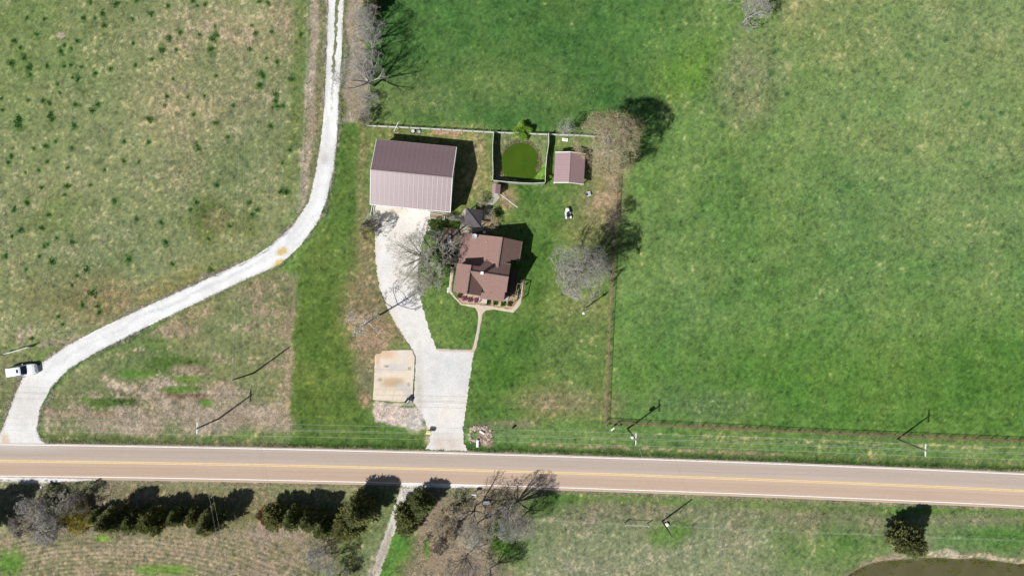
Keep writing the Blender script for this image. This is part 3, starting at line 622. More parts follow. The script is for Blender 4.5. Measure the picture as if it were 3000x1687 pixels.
for k_, pl_ in enumerate(([(-160,1394),(60,1398),(180,1401),(290,1404.5),(200,1409),(130,1413),(60,1411),(-160,1407)], [(1172,1413.5),(1300,1416),(1420,1421.5),(1400,1426),(1300,1427.5),(1215,1429),(1180,1425)])):
    g_ = sheet('gravel_shoulder', pl_, M['gravel'], .029, .04, .25, .35, lambda x, y: mixc((240,238,235), [], x, y, .04), 9+k_); tag(g_, kind='structure')
pw = sheet('pond_water', [(p[0]+(p[0]-1527)*.06, p[1]+(p[1]-470)*.06) for p in POND], M['algae'], -.30, 0, 1, 1.5); tag(pw, kind='structure')
pw2 = sheet('farm_pond_water', [(p[0]+(p[0]-2900)*.012, p[1]+(p[1]-1800)*.05) for p in POND2], M['silt'], -.40, 0, 1, 3); tag(pw2, kind='structure')
# ------------------------------------------------------------------ barn
def frame(px, py, deg): x, y = G(px, py); return (x, y, 0), math.radians(deg)
R = random.Random(11)
def rib_panel(w, L, ribs=4, h=.022, t=.03):
    """one corrugated roof sheet: x across, y down the slope from 0 to -L, top at z=0"""
    pr = [(0, -t)]; pr += [(0, 0), (.045, .014), (.07, .014), (.09, 0)]
    for i in range(1, ribs):
        c = w*i/ribs; pr += [(c-.03, 0), (c-.012, h), (c+.012, h), (c+.03, 0)]
    pr += [(w-.012, 0), (w-.012, -t)]
    n = len(pr); vs = [(x, 0, z) for x, z in pr] + [(x, -L, z) for x, z in pr]
    fs = [(i, i+1, n+i+1, n+i) for i in range(n-1)] + [tuple(range(n-1, -1, -1)), tuple(range(n, 2*n)), (n-1, 0, n, 2*n-1)]
    mb = MB(); mb.add(vs, fs); return mb
loc_, rz = frame(1207, 510, -5.6)
barn = empty('barn', loc_, rz, 'large metal barn with red-brown ribbed roof at the top of the driveway', 'barn')
MB().profile([(-6.1, 0), (4.45, 0), (4.45, 3.62), (-.8, 5.62), (-6.1, 3.62)], 'x', -5.75, 7.45).build('wall', M['barn_wall'], barn)
y0, y1, yr, ze, zr = -6.38, 4.73, -.8, 3.62, 5.78
for side in (0, 1):
    ye = y1 if side == 0 else y0
    L = math.hypot(ye-yr, zr-ze); ang = math.atan2(zr-ze, abs(ye-yr)); n = 17; w = 13.68/n
    me = rib_panel(w, L).mesh('roof_panel', M['barn_roof']); me.materials.append(M['seam_glint'])
    for p_ in me.polygons:
        c_ = p_.center
        if c_.x < .046 and c_.z > 0 and p_.normal.z > .5: p_.material_index = 1  # first rib facet of each sheet takes the glint-coloured metal
    for i in range(n):
        o = link('roof_panel', me, barn)
        if side: o.location = (-6.0+i*w, yr, zr); o.rotation_euler = (ang, 0, 0)
        else: o.location = (-6.0+(i+1)*w, yr, zr); o.rotation_euler = (ang, 0, math.pi)
MB().profile([(yr-.16, zr-.03), (yr, zr+.06), (yr+.16, zr-.03), (yr, zr+.02)], 'x', -6.02, 7.72).build('ridge_cap', M['barn_roof'], barn)
for x in (-6.06, 7.68):
    for ye in (y0, y1):
        MB().bar((x+.04, yr, zr-.04), (x+.04, ye, ze-.04), .09, .16).build('rake_trim', M['trim_white'], barn)
MB().bar((-6.05, y0-.03, ze-.05), (7.75, y0-.03, ze-.05), .10, .14).build('gutter', M['trim_white'], barn)
MB().bar((-6.05, y1+.03, ze-.05), (7.75, y1+.03, ze-.05), .07, .12).build('gutter', M['barn_roof'], barn)
for x in (-3.6, .6):
    d = MB().box(x-1.5, x+1.5, -6.16, -6.1, .02, 2.9).build('garage_door', M['trim_white'], barn)
    for k in range(4): MB().box(x-1.45, x+1.45, -6.20, -6.165, .08+k*.72, .74+k*.72).build('door_panel', M['white_plastic'], d)
MB().box(4.4, 5.4, -6.16, -6.1, .02, 2.1).build('door', M['siding'], barn)
for y in (-3.6, 1.8): MB().box(7.45, 7.5, y-.6, y+.6, 1.1, 2.1).build('window', M['glass'], barn)

# ------------------------------------------------------------------ open shed right of the pond
loc_, rz = frame(1668, 493, -3.2)
shed = empty('shed', loc_, rz, 'small open shed with reddish ribbed roof and white end trim beside the pond', 'shed')
xw, xe, xr, ys, yn, ze, zr = -2.74, 2.46, -.18, -3.0, 2.14, 2.3, 3.3
for side, xe_ in ((0, xw), (1, xe)):
    L = math.hypot(xe_-xr, zr-ze); ang = math.atan2(zr-ze, abs(xe_-xr)); n = 12; w = (yn-ys)/n
    me = rib_panel(w, L, 2, .015, .02).mesh('roof_panel', M['shed_roof'])
    for i in range(n):
        o = link('roof_panel', me, shed)
        if side: o.location = (xr, ys+i*w, zr); o.rotation_euler = (ang, 0, math.pi/2)
        else: o.location = (xr, ys+(i+1)*w, zr); o.rotation_euler = (ang, 0, -math.pi/2)
MB().profile([(xr-.16, zr-.03), (xr, zr+.06), (xr+.16, zr-.03), (xr, zr)], 'y', ys-.02, yn+.02).build('ridge_cap', M['shed_roof'], shed)
for y in (ys-.05, yn+.05):
    for x in (xw, xe): MB().bar((xr, y, zr-.03), (x, y, ze-.03), .12, .2).build('rake_trim', M['trim_white'], shed)
for x in (xw+.25, xe-.25):
    for y in (ys+.15, (ys+yn)/2, yn-.15): MB().box(x-.07, x+.07, y-.07, y+.07, 0, ze+.05).build('post', M['trim_white'], shed)
MB().box(xw+.3, xw+.36, ys+.3, yn-.2, .1, 2.1).build('wall', M['barn_wall'], shed)
MB().profile([(xw+.3, .1), (xe-.3, .1), (xe-.3, 2.25), (xr, 3.1), (xw+.3, 2.25)], 'y', yn-.25, yn-.2).build('wall', M['barn_wall'], shed)

loc_, rz = frame(1454.5, 558.5, -4)
kiosk = empty('pump_house', loc_, rz, 'tiny outbuilding with a red metal gable roof just below the pond fence', 'outbuilding')
MB().profile([(-.6, 0), (.6, 0), (.6, 1.95), (-.1, 2.25), (-.6, 1.95)], 'y', -.75, .72).build('wall', M['siding'], kiosk)
for s_, xe_ in ((0, -.72), (1, .72)):
    for i in range(4):
        a = -.85+i*.42; MB().slab([(-.1, a, 2.36), (xe_, a, 2.02), (xe_, a+.40, 2.02), (-.1, a+.40, 2.36)] , .04).build('roof_panel', M['shed_roof'], kiosk)
MB().box(-.35, .35, -.78, -.75, .05, 1.8).build('door', M['trim_white'], kiosk)

# ------------------------------------------------------------------ gazebo
loc_, rz = frame(1390, 642, -7.6)
gz_ = empty('gazebo', loc_, rz, 'square gazebo with a dark grey four-sided shingle roof between barn and house', 'gazebo')
hw, e_, t_ = 1.47, 2.45, 3.75
for k in range(4):
    a = k*math.pi/2; c, s = math.cos(a), math.sin(a)
    q = [(-hw, -hw, e_), (hw, -hw, e_), (0, 0, t_)]
    MB().slab([(x*c-y*s, x*s+y*c, z) for x, y, z in q], .08).build('roof', M['shingle_grey'], gz_)
    MB().bar((hw*c-hw*s, hw*s+hw*c, e_+.02), (0, 0, t_+.02), .10, .05).build('hip_cap', M['shingle_grey'], gz_)
    x, y = 1.25*c-1.25*s, 1.25*s+1.25*c
    MB().box(x-.06, x+.06, y-.06, y+.06, .05, 2.5).build('post', M['wood_brown'], gz_)
    if k: MB().bar((1.25*c-1.25*s, 1.25*s+1.25*c, .9), (-1.25*s-1.25*c, 1.25*c-1.25*s, .9), .06, .09).build('railing', M['wood_brown'], gz_)

# ------------------------------------------------------------------ house
loc_, rz = frame(1430, 803, -8.7)
house = empty('house', loc_, rz, 'house with several crossing brown shingle gable roofs at the centre of the yard', 'house')
def hroof(*pts, name='roof'): return MB().slab(pts, .10).build(name, M['shingle'], house)
rb = lambda x: 6-.527*(1.6-x)
rear_w = hroof((1.6, .97, 6), (1.6, 6.35, 6), (-5.23, 6.35, rb(-5.23)), (-5.23, 1.05, rb(-5.23)))
hroof((1.6, 1.0, 6), (3.62, 1.0, 4.24), (3.62, 2.98, 4.24), (5.02, 2.98, 3.0), (5.02, 6.35, 3.0), (1.6, 6.35, 6))
hroof((-2.75, -.12, 7.4), (3.7, -.12, 7.4), (3.7, 2.12, 5.16), (-.62, 2.12, 5.16), (-1.25, 1.0, 6.28), (-2.75, .95, 6.33))
hroof((-2.8, -.12, 7.4), (-.72, -2.2, 5.32), (-.72, -4.25, 3.27), (3.45, -4.25, 3.27), (3.45, -2.55, 4.97), (3.7, -2.55, 4.97), (3.7, -.12, 7.4))
hroof((-2.8, .95, 7.4), (-5.17, .95, 5.03), (-5.17, -3.86, 5.03), (-2.8, -3.86, 7.4))
hroof((-2.8, -.12, 7.4), (-2.8, -3.86, 7.4), (-.46, -3.86, 5.06), (-.46, -2.46, 5.06))
hroof((-2.8, .95, 7.4), (-2.8, -.12, 7.4), (-1.73, .95, 6.33))
for a, b in (((1.6, 1.15, 6.03), (1.6, 6.37, 6.03)), ((-2.75, -.12, 7.43), (3.72, -.12, 7.43)), ((-2.8, -3.88, 7.43), (-2.8, .97, 7.43))):
    MB().bar(a, b, .26, .05).build('ridge_cap', M['ridge_cap'], house)
for a, b in (((-5.26, 1.0, 2.36), (-5.26, 6.38, 2.36)), ((5.05, 3.0, 2.93), (5.05, 6.38, 2.93)), ((-5.2, -3.86, 4.97), (-5.2, .95, 4.97)), ((-.72, -4.29, 3.22), (3.45, -4.29, 3.22)), ((3.45, -2.59, 4.92), (3.72, -2.59, 4.92)), ((-.6, 2.16, 5.1), (3.7, 2.16, 5.1))):
    MB().bar(a, b, .09, .11).build('gutter', M['ridge_cap'], house)
MB().profile([(-2.3, 0), (3.42, 0), (3.42, 4.1), (1.6, 5.78), (-2.3, 3.75)], 'y', 1.9, 3.12).build('wall', M['siding'], house)
MB().profile([(-2.3, 0), (4.75, 0), (4.75, 3.0), (1.6, 5.78), (-2.3, 3.75)], 'y', 3.12, 6.1).build('wall', M['siding'], house)
MB().profile([(-2.3, 0), (.9, 0), (.9, 6.15), (-.12, 7.2), (-2.3, 5.05)], 'x', -2.6, -.72).build('wall', M['siding'], house)
MB().profile([(-2.3, 0), (1.9, 0), (1.9, 5.2), (-.12, 7.2), (-2.3, 5.05)], 'x', -.72, 3.45).build('wall', M['siding'], house)
MB().profile([(-4.95, 0), (-.68, 0), (-.68, 5.1), (-2.8, 7.2), (-4.95, 5.05)], 'y', -3.6, .80).build('wall', M['siding'], house)
for y in (2.0, 4.0, 6.1): MB().box(-4.96, -4.84, y-.06, y+.06, .05, rb(-4.9)-.1).build('porch_post', M['trim_white'], house)
for x in (-.5, .75, 2.1, 3.3): MB().box(x-.07, x+.07, -4.1, -3.96, .1, 3.3).build('porch_post', M['trim_white'], house)
MB().profile([(-3.95, 0), (-2.31, 0), (-2.31, 4.9), (-3.95, 3.4)], 'x', 1.3, 3.3).build('wall', M['siding'], house)
MB().box(-.6, 1.28, -4.15, -2.32, .03, .45).build('porch_floor', M['wood_grey'], house)
for k in range(3): MB().box(-.78, .46, -4.45-k*.32, -4.15-k*.32, .03, .40-k*.12).build('step', M['step_paint'], house)
for x in (-.82, .50):
    MB().bar((x, -4.15, 1.3), (x, -5.1, .95), .06, .08).build('hand_rail', M['trim_white'], house)
    MB().box(x-.05, x+.05, -5.15, -5.05, 0, .98).build('rail_post', M['trim_white'], house)
    MB().box(x-.05, x+.05, -4.2, -4.1, .3, 1.33).build('rail_post', M['trim_white'], house)
    for k in range(5): MB().box(x-.02, x+.02, -4.34-k*.16, -4.30-k*.16, .25, 1.24-k*.05).build('baluster', M['trim_white'], house)
def window(x0, x1, y, z0, z1, axis='y'):
    if axis == 'y':
        f = MB().box(x0-.07, x1+.07, y-.02, y+.02, z0-.07, z1+.07).build('window', M['trim_white'], house)
        MB().box(x0, x1, y-.035, y+.035, z0, z1).build('pane', M['glass'], f)
    else:
        f = MB().box(y-.02, y+.02, x0-.07, x1+.07, z0-.07, z1+.07).build('window', M['trim_white'], house)
        MB().box(y-.035, y+.035, x0, x1, z0, z1).build('pane', M['glass'], f)
for a in ((-4.2, -3.2, -3.62), (-2.4, -1.4, -3.62)): window(*a, .9, 2.2); window(*a, 3.4, 4.5)
window(1.4, 2.6, -2.32, 1.0, 2.3)
for a in ((-3.0, -2.0), (-1.2, -.2)): window(*a, -4.97, 1, 2.2, 'x')
for a in ((3.4, 4.3), (5, 5.8)): window(*a, 4.77, .9, 2.1, 'x')
MB().box(.1, 1.0, -2.34, -2.30, .45, 2.5).build('door', M['wood_brown'], house)
ch = MB().box(-.87, -.50, -.28, .08, 6.9, 8.55).build('chimney', M['trim_white'], house)
MB().box(-.92, -.45, -.33, .13, 8.55, 8.63).build('chimney_cap', M['white_plastic'], ch)
v = MB().tube((-.95, 5.25, 4.6), (-.95, 5.25, 5.05), .05).build('vent_pipe', M['white_plastic'], house)
MB().tube((-2.2, 6.0, 3.9), (-2.2, 6.0, 4.3), .04).build('vent_pipe', M['white_plastic'], house)
MB().tube((1.05, -3.1, 4.45), (1.05, -3.1, 4.75), .05).build('vent_pipe', M['shingle_grey'], house)
# side deck on the east
deck = empty('deck', (*G(1508, 845), 0), rz, 'wooden deck with shade-darkened boards and railings along the right side of the house', 'deck')
for k in range(9): MB().box(-1.0+k*.14, -.88+k*.14, -1.4, 3.2, .48, .52).build('board', M['deck_wood_shaded'], deck)
for x, y in ((.3, -2.3), (.3, -.9), (.3, .9), (.3, 2.9), (-.6, -1.45)): MB().box(x-.05, x+.05, y-.05, y+.05, 0, 1.5).build('post', M['wood_brown'], deck)
for z in (.8, 1.1, 1.45): MB().bar((.3, -2.3, z), (.3, 2.9, z), .09, .08).build('railing', M['wood_brown'], deck)
for z in (.8, 1.45): MB().bar((-.9, -1.45, z), (.3, -1.45, z), .09, .08).build('railing', M['wood_brown'], deck)
for k in range(4): MB().box(-1.95, -.8, -1.62-k*.26, -1.38-k*.26, .03, .46-k*.1).build('step', M['wood_grey'], deck)
MB().bar((.3, .9, 1.6), (1.7, .9, 1.6), .12, .12).build('beam', M['wood_brown'], deck)
MB().bar((1.7, .9, 1.6), (1.5, -1.6, 1.6), .10, .12).build('beam', M['wood_brown'], deck)
MB().bar((1.7, .9, 0), (1.7, .9, 1.6), .12).build('post', M['wood_brown'], deck)
MB().bar((1.5, -1.6, 0), (1.5, -1.6, 1.6), .12).build('post', M['wood_brown'], deck)

# satellite dish on the rear roof
dx, dy = G(1390, 692, 4.3)
dish = empty('satellite_dish', (dx, dy, 3.75), 0, 'oval pale grey satellite dish on the upper left corner of the house roof', 'satellite dish')
MB().lathe((0, 0, .42), [(.06, 0), (.28, .05), (.42, .13), (.44, .15), (.40, .14), (.1, .03)], 18).build('reflector', M['dish'], dish)
MB().tube((0, 0, -.45), (0, 0, .45), .03).build('mast', M['galv'], dish)
MB().bar((0, 0, .45), (.5, .25, .75), .03).build('arm', M['galv'], dish)

# ------------------------------------------------------------------ fences
def wl(mb, pts, h, r=.02, n=6):
    for a, b in zip(pts[:-1], pts[1:]): mb.tube((*a, h), (*b, h), r, r, n, False)
def along(pts, d):
    """points every d metres along a surveyed line"""
    P_ = [G(*p) for p in pts]; out = [P_[0]]; left = d
    for a, b in zip(P_[:-1], P_[1:]):
        L = math.dist(a, b); s = left
        while s < L: out.append((a[0]+(b[0]-a[0])*s/L, a[1]+(b[1]-a[1])*s/L)); s += d
        left = s-L
    if math.dist(out[-1], P_[-1]) > d*.4: out.append(P_[-1])
    return out
def fence(name, pts, d, h, post_r, rails, wires, mats, label, cat='fence', boards=False, square=True):
    o = along(pts, d); base = o[0]
    f = empty(name, (base[0], base[1], 0), 0, label, cat)
    q = [(x-base[0], y-base[1]) for x, y in o]
    me = (MB().box(-post_r, post_r, -post_r, post_r, -.3, h) if square else MB().tube((0, 0, -.3), (0, 0, h), post_r, post_r, 6)).mesh('post', mats[0])
    for x, y in q:
        p = link('post', me, f); p.location = (x, y, float(gz(x+base[0], y+base[1]))*.7); p.rotation_euler = (R.gauss(0, .015), R.gauss(0, .015), R.uniform(-.1, .1))
    for z, w, hh in rails:
        for a, b in zip(q[:-1], q[1:]): MB().bar((*a, z+R.gauss(0, .012)), (*b, z+R.gauss(0, .012)), w, hh).build('rail', mats[1], f)
    if wires:
        mb = MB()
        for z in wires: wl(mb, q, z, .008, 3)
        w_ = mb.build('wire_mesh', mats[2], f); w_['kind'] = 'stuff'
    return f, q
fence('board_fence', [(1076,371),(1090,372),(1250,380),(1446,391),(1604,397),(1700,400),(1765,404)], 1.86, 1.25, .06,
      [(1.12, .05, .14), (.72, .05, .14), (.32, .05, .14)], None, (M['wood_grey'], M['wood_rail'], None), 'pale three-rail wooden fence running along the far side of the barn and pond')
fence('pipe_fence', [(1814,488),(1808,560),(1798,740),(1787,938),(1781,1080),(1774,1233)], 2.36, 1.22, .06,
      [(1.2, .06, .06)], [.1, .2, .3, .4, .5, .6, .7, .8, .9, 1.0], (M['rust'], M['rust'], M['rust']), 'brown pipe and wire fence running down the right side of the yard', square=False)
fence('pipe_fence', [(1774,1233),(1980,1243),(2321,1260.5),(2660,1275),(3000,1289),(3150,1296)], 2.42, 1.22, .06,
      [(1.2, .06, .06)], [.1, .2, .3, .4, .5, .6, .7, .8, .9, 1.0], (M['rust'], M['rust'], M['rust']), 'long brown pipe and wire fence between the right pasture and the road', square=False)
fence('wire_fence', [(904,-60),(902,200),(893,400),(885,520),(880,592),(876,625),(843,674),(809,721),(700,782),(560,842),(400,902),(260,955),(166,985)], 4.6, 1.25, .04,
      [], [.35, .7, 1.1], (M['bark_dark'], None, M['wire']), 'sparse dark-post wire fence following the left side of the gravel lane', square=False)
fence('wire_fence', [(1560,1518),(1760,1527),(1828,1531)], 3.9, 1.1, .03, [], [.4, .8, 1.05], (M['bark_dark'], None, M['wire']), 'thin wire fence below the road, left of the white H-shaped brace', square=False)
fence('wire_fence', [(1897,1532),(2100,1543),(2400,1556),(2600,1562)], 3.9, 1.1, .03, [], [.4, .8, 1.05], (M['bark_dark'], None, M['wire']), 'thin wire fence below the road between white brace and lone cedar', square=False)
fence('wire_fence', [(2700,1568),(2900,1575),(3120,1584)], 3.9, 1.1, .03, [], [.4, .8, 1.05], (M['bark_dark'], None, M['wire']), 'thin wire fence below the road, right of the lone cedar', square=False)
# privacy fence round the pond
pf = empty('privacy_fence', (*G(1446, 391), 0), 0, 'tall solid grey board fence on three sides of the green pond', 'fence')
bx, by = G(1446, 391)
for pts in ([(1447,394),(1444,430),(1444,470),(1446,492),(1444,533)], [(1444,533),(1480,537),(1530,541),(1570,542),(1596,540)], [(1596,540),(1597,500),(1598,476),(1602,454),(1606,430),(1606,398)]):
    o = [(x-bx, y-by) for x, y in along(pts, .155)]
    mb = MB()
    for a, b in zip(o[:-1], o[1:]):
        L = math.dist(a, b); k_ = .145/L if L > .145 else .95
        b2 = (a[0]+(b[0]-a[0])*k_, a[1]+(b[1]-a[1])*k_); hh = 1.85+R.uniform(-.02, .02)
        dx_, dy_ = (b[0]-a[0])/L, (b[1]-a[1])/L
        mb.add([(a[0]-dy_*.02, a[1]+dx_*.02, .03), (b2[0]-dy_*.02, b2[1]+dx_*.02, .03), (b2[0]+dy_*.02, b2[1]-dx_*.02, .03), (a[0]+dy_*.02, a[1]-dx_*.02, .03),
                (a[0]-dy_*.02, a[1]+dx_*.02, hh), (b2[0]-dy_*.02, b2[1]+dx_*.02, hh), (b2[0]+dy_*.02, b2[1]-dx_*.02, hh), (a[0]+dy_*.02, a[1]-dx_*.02, hh)],
               [(0,3,2,1),(4,5,6,7),(0,1,5,4),(1,2,6,5),(2,3,7,6),(3,0,4,7)])
    mb.build('boards', M['wood_grey'], pf)['kind'] = 'stuff'
    ps = [(x-bx, y-by) for x, y in along(pts, 2.3)]
    for x, y in ps: MB().box(x-.05, x+.05, y-.05, y+.05, 0, 1.9).build('post', M['wood_grey'], pf)
    for a, b in zip(ps[:-1], ps[1:]): MB().bar((*a, 1.84), (*b, 1.84), .09, .06).build('top_rail', M['wood_rail'], pf)
# brace of two posts and a rail in the southern fence
hb = empty('fence_brace', (*G(1829, 1531), 0), math.radians(-2), 'white H-shaped fence brace in the pasture below the road', 'fence brace')
for x in (0, 4.0): MB().tube((x, 0, -.2), (x, 0, 1.45), .09, .09, 8).build('post', M['galv'], hb)
MB().tube((0, 0, 1.15), (4.0, 0, 1.15), .045, .045, 6).build('rail', M['galv'], hb)
# tube gate and end post at the lower left
gt = empty('tube_gate', (*G(22, 1036), 0), math.atan2(21, 72), 'long grey tube gate in the fence above the white vehicle', 'gate')
for z in (.25, .5, .75, 1.0, 1.25): MB().tube((0, 0, z), (4.6, 0, z), .03, .03, 6).build('rail', M['galv'], gt)
for x in (0, 1.5, 3.1, 4.6): MB().tube((x, 0, .22), (x, 0, 1.28), .03, .03, 6).build('upright', M['galv'], gt)
for x in (-.15, 4.75): MB().tube((x, 0, -.2), (x, 0, 1.5), .09, .09, 8).build('post', M['pole_wood'], gt)

# ------------------------------------------------------------------ utility poles and wires
def pole(px, py, h, rz_, label, arm=True, can=0, lean=(0, 0)):
    p = empty('utility_pole', (*G(px, py), 0), rz_, label, 'utility pole', 'utility poles'); p.rotation_euler = (lean[0], lean[1], rz_)
    MB().tube((0, 0, -.3), (0, 0, h), .16, .11, 10).build('pole', M['pole_wood'], p)
    if arm:
        c = MB().bar((0, -1.05, h-.35), (0, 1.05, h-.35), .13, .12).build('crossarm', M['trim_white'], p)
        for y in (-1.0, -.05, .15, 1.0): MB().lathe((0, y, h-.28), [(.03, 0), (.06, .05), (.06, .12), (.03, .17)], 8).build('insulator', M['white_plastic'], c)
        for s_ in (-1, 1): MB().bar((0, 0, h-1.0), (0, s_*.7, h-.4), .04).build('brace', M['galv'], p)
    if can:
        MB().lathe((-.42, .1, h-2.0), [(.0, 0), (.26, .02), (.28, .1), (.28, .85), (.24, .95), (.06, 1.0)], 14).build('transformer', M['galv'], p)
        MB().bar((-.2, .1, h-1.5), (0, 0, h-1.5), .08, .2).build('bracket', M['galv'], p)
    return p
HP = 8.6
PLS = [(-520, 1205), (641, 1226), (1838, 1256), (2628, 1286), (3520, 1320)]
labs = [None, 'utility pole with crossarm in the brushy triangle above the road',
        'utility pole with a round transformer and crossarm near the corner of the pipe fences', 'utility pole with a white crossarm near the right end of the road', None]
for i, (x, y) in enumerate(PLS):
    if labs[i]: pole(x, y, HP, -math.radians(1.5), labs[i], can=(i == 2))
s1 = pole(744, 1092, 9.2, 0, 'slim utility pole without crossarm in the middle of the brushy triangle', arm=False)
s2 = pole(1940, 1526, 7.6, 0, 'utility pole without crossarm standing in the pasture below the road', arm=False)
pd = empty('utility_pedestal', (*G(1953, 1534), 0), 0, 'small round white pedestal on the grass beside the pole below the road', 'utility pedestal')
MB().lathe((0,0,0),[(.30,0),(.34,.05),(.34,.4),(.25,.5),(.05,.54)],14).build('housing', M['white_plastic'], pd); MB().box(-.36,.36,-.36,.36,0,.05).build('base', M['concrete'], pd)
gy_ = empty('guy_wire', (*G(1952, 1556), 0), 0, 'guy wire beside the pole in the pasture below the road', 'guy wire')
p0 = G(1940, 1526); p1 = G(1952, 1556)
MB().tube((p0[0]-p1[0], p0[1]-p1[1], 7.0), (0, 0, 0), .02, .02, 4).build('cable', M['wire'], gy_)
def wire(a, b, sag, label, r=.014, name='power_line', pts=None):
    spans = pts or [(a, b)]; mb = MB(); o0 = spans[0][0]
    for a, b in spans:
        n = 14; L = [(a[0]+(b[0]-a[0])*t-o0[0], a[1]+(b[1]-a[1])*t-o0[1], a[2]+(b[2]-a[2])*t-4*sag*t*(1-t)-o0[2]) for t in [i/n for i in range(n+1)]]
        for p, q in zip(L[:-1], L[1:]): mb.tube(p, q, r, r, 4, False)
    o = mb.build(name, M['wire']); o.location = o0; tag(o, label, 'power line', 'power lines'); return o
wl_names = ['uppermost of the four power lines along the road', 'second power line down along the road, just above the centre', 'third power line down along the road, at the pole centre line', 'lowest of the four power lines along the road']
for j, off in enumerate((1.0, .13, -.1, -1.0)):
    pts = []
    for (xa, ya), (xb, yb) in zip(PLS[:-1], PLS[1:]):
        a = G(xa, ya); b = G(xb, yb); pts.append(((a[0], a[1]+off, HP-.15), (b[0], b[1]+off, HP-.15)))
    wire(None, None, .7, wl_names[j], pts=pts)
a = G(744, 1092); b = G(641, 1226)
for k, dx_ in enumerate((-.25, .25)):
    wire(None, None, .4, ('left' if k == 0 else 'right')+' one of the two thin wires running up across the rough left field', .010,
         pts=[((b[0], b[1]+dx_, 8.3), (a[0]+dx_, a[1], 9.0)), ((a[0]+dx_, a[1], 9.0), (*G(766+dx_*30, 500), 9.0)), ((*G(766+dx_*30, 500), 9.0), (*G(790+dx_*40, -300), 9.0))])
    wire(None, None, .4, ('left' if k == 0 else 'right')+' one of the two thin wires crossing the road below the left pole', .010, pts=[((b[0]+dx_*.6, b[1], 8.3), (*G(752+dx_*40, 1800), 8.5))])
c = G(1838, 1256); d = G(1940, 1526)
wire((c[0], c[1], 8.2), (d[0], d[1], 7.4), .35, 'single thin wire crossing the road to the pole in the lower pasture', .010)
# yard light
yp = empty('yard_light_pole', (*G(1712, 905), 0), 0, 'yard light pole with a white lamp head beside the round grey tree', 'light pole')
MB().tube((0, 0, -.2), (0, 0, 6.2), .12, .09, 10).build('pole', M['pole_wood'], yp)
MB().bar((0, 0, 5.9), (-.65, -.45, 6.25), .06).build('arm', M['galv'], yp)
MB().lathe((-.75, -.52, 6.05), [(.05, .25), (.12, .2), (.24, .05), (.2, 0)], 12).build('lamp_head', M['white_plastic'], yp)
MB().box(-.18, .18, -.16, -.02, 4.9, 5.5).build('meter_box', M['galv'], yp)
MB().box(-.14, .1, .08, .2, 2.1, 2.6).build('meter_box', M['galv'], yp)

# ------------------------------------------------------------------ white vehicle
suv = empty('parked_suv', (*G(74, 1083.5), .016), math.radians(8.5), 'white SUV with a dark sunroof parked beside the gravel lane at the lower left', 'SUV')
def loft(st, n=16, pw=3.2):
    """stations (x, half width, z low, z high); superellipse sections"""
    mb = MB(); vs = []; fs = []
    for x, hw_, z0, z1 in st:
        cz, hz = (z0+z1)/2, (z1-z0)/2
        for i in range(n):
            t = 2*math.pi*(i+.5)/n; c, s = math.cos(t), math.sin(t)
            vs.append((x, hw_*math.copysign(abs(c)**(2/pw), c), cz+hz*math.copysign(abs(s)**(2/pw), s)))
    for k in range(len(st)-1):
        for i in range(n): fs.append((k*n+i, k*n+(i+1) % n, (k+1)*n+(i+1) % n, (k+1)*n+i))
    fs += [tuple(range(n)), tuple(range((len(st)-1)*n, len(st)*n))[::-1]]
    return mb.add(vs, fs)
loft([(-2.50,.60,.55,.95),(-2.46,.84,.42,1.05),(-2.3,.93,.36,1.12),(-1.5,.97,.32,1.14),(0,.98,.30,1.14),(1.0,.97,.30,1.12),(1.7,.95,.32,1.08),(2.2,.90,.36,1.00),(2.45,.80,.40,.86),(2.56,.58,.45,.74)], 20, 4).build('body', M['car_paint'], suv, True)
loft([(-2.40,.60,1.0,1.20),(-2.28,.76,1.0,1.62),(-2.0,.78,1.0,1.76),(-1.0,.78,1.0,1.80),(0,.77,1.0,1.78),(.30,.75,1.0,1.72),(.42,.74,1.0,1.60),(.98,.80,1.0,1.16)], 20, 5).build('roof', M['car_paint'], suv, True)
MB().slab([(.40,-.66,1.735),(1.04,-.74,1.19),(1.12,0,1.17),(1.04,.74,1.19),(.40,.66,1.735),(.46,0,1.745)], .03).build('windshield', M['glass'], suv)
MB().box(-.32,-.0,-.30,.30,1.79,1.812).build('sunroof', M['glass'], suv)
for s_ in (-1, 1):
    for x0_, x1_ in ((-2.1,-1.35),(-1.25,-.45),(-.36,.35)):
        MB().slab([(x0_,s_*.815,1.60),(x1_,s_*.80,1.60),(x1_+.03,s_*.915,1.18),(x0_,s_*.925,1.18)], .02).build('side_window', M['glass'], suv)
    MB().bar((-2.0,s_*.66,1.85),(-.35,s_*.66,1.84),.04).build('roof_rail', M['galv'], suv)
    MB().ball((.52,s_*1.08,1.18),.13,.7,1,.7).build('mirror', M['car_paint'], suv, True)
    MB().ball((2.34,s_*.66,.80),.17,.8,1,.5).build('headlight', M['lamp'], suv, True)
    MB().box(-2.47,-2.40,s_*.72-.09,s_*.72+.09,.8,1.15).build('tail_light', M['car_grey'], suv)
    for x in (-1.55, 1.55):
        w_ = MB().tube((x,s_*.74,.36),(x,s_*.97,.36),.36,.36,18).build('wheel', M['rubber'], suv)
        MB().tube((x,s_*.95,.36),(x,s_*.985,.36),.22,.22,12).build('rim', M['galv'], w_)
MB().slab([(2.02,-.62,1.03),(2.40,-.55,.90),(2.40,.55,.90),(2.02,.62,1.03)], .03).build('grille', M['car_grey'], suv)
MB().bar((1.12,-.30,1.165),(1.98,-.26,1.06),.02,.03).build('hood_crease', M['car_paint'], suv)
MB().bar((1.12,.30,1.165),(1.98,.26,1.06),.02,.03).build('hood_crease', M['car_paint'], suv)

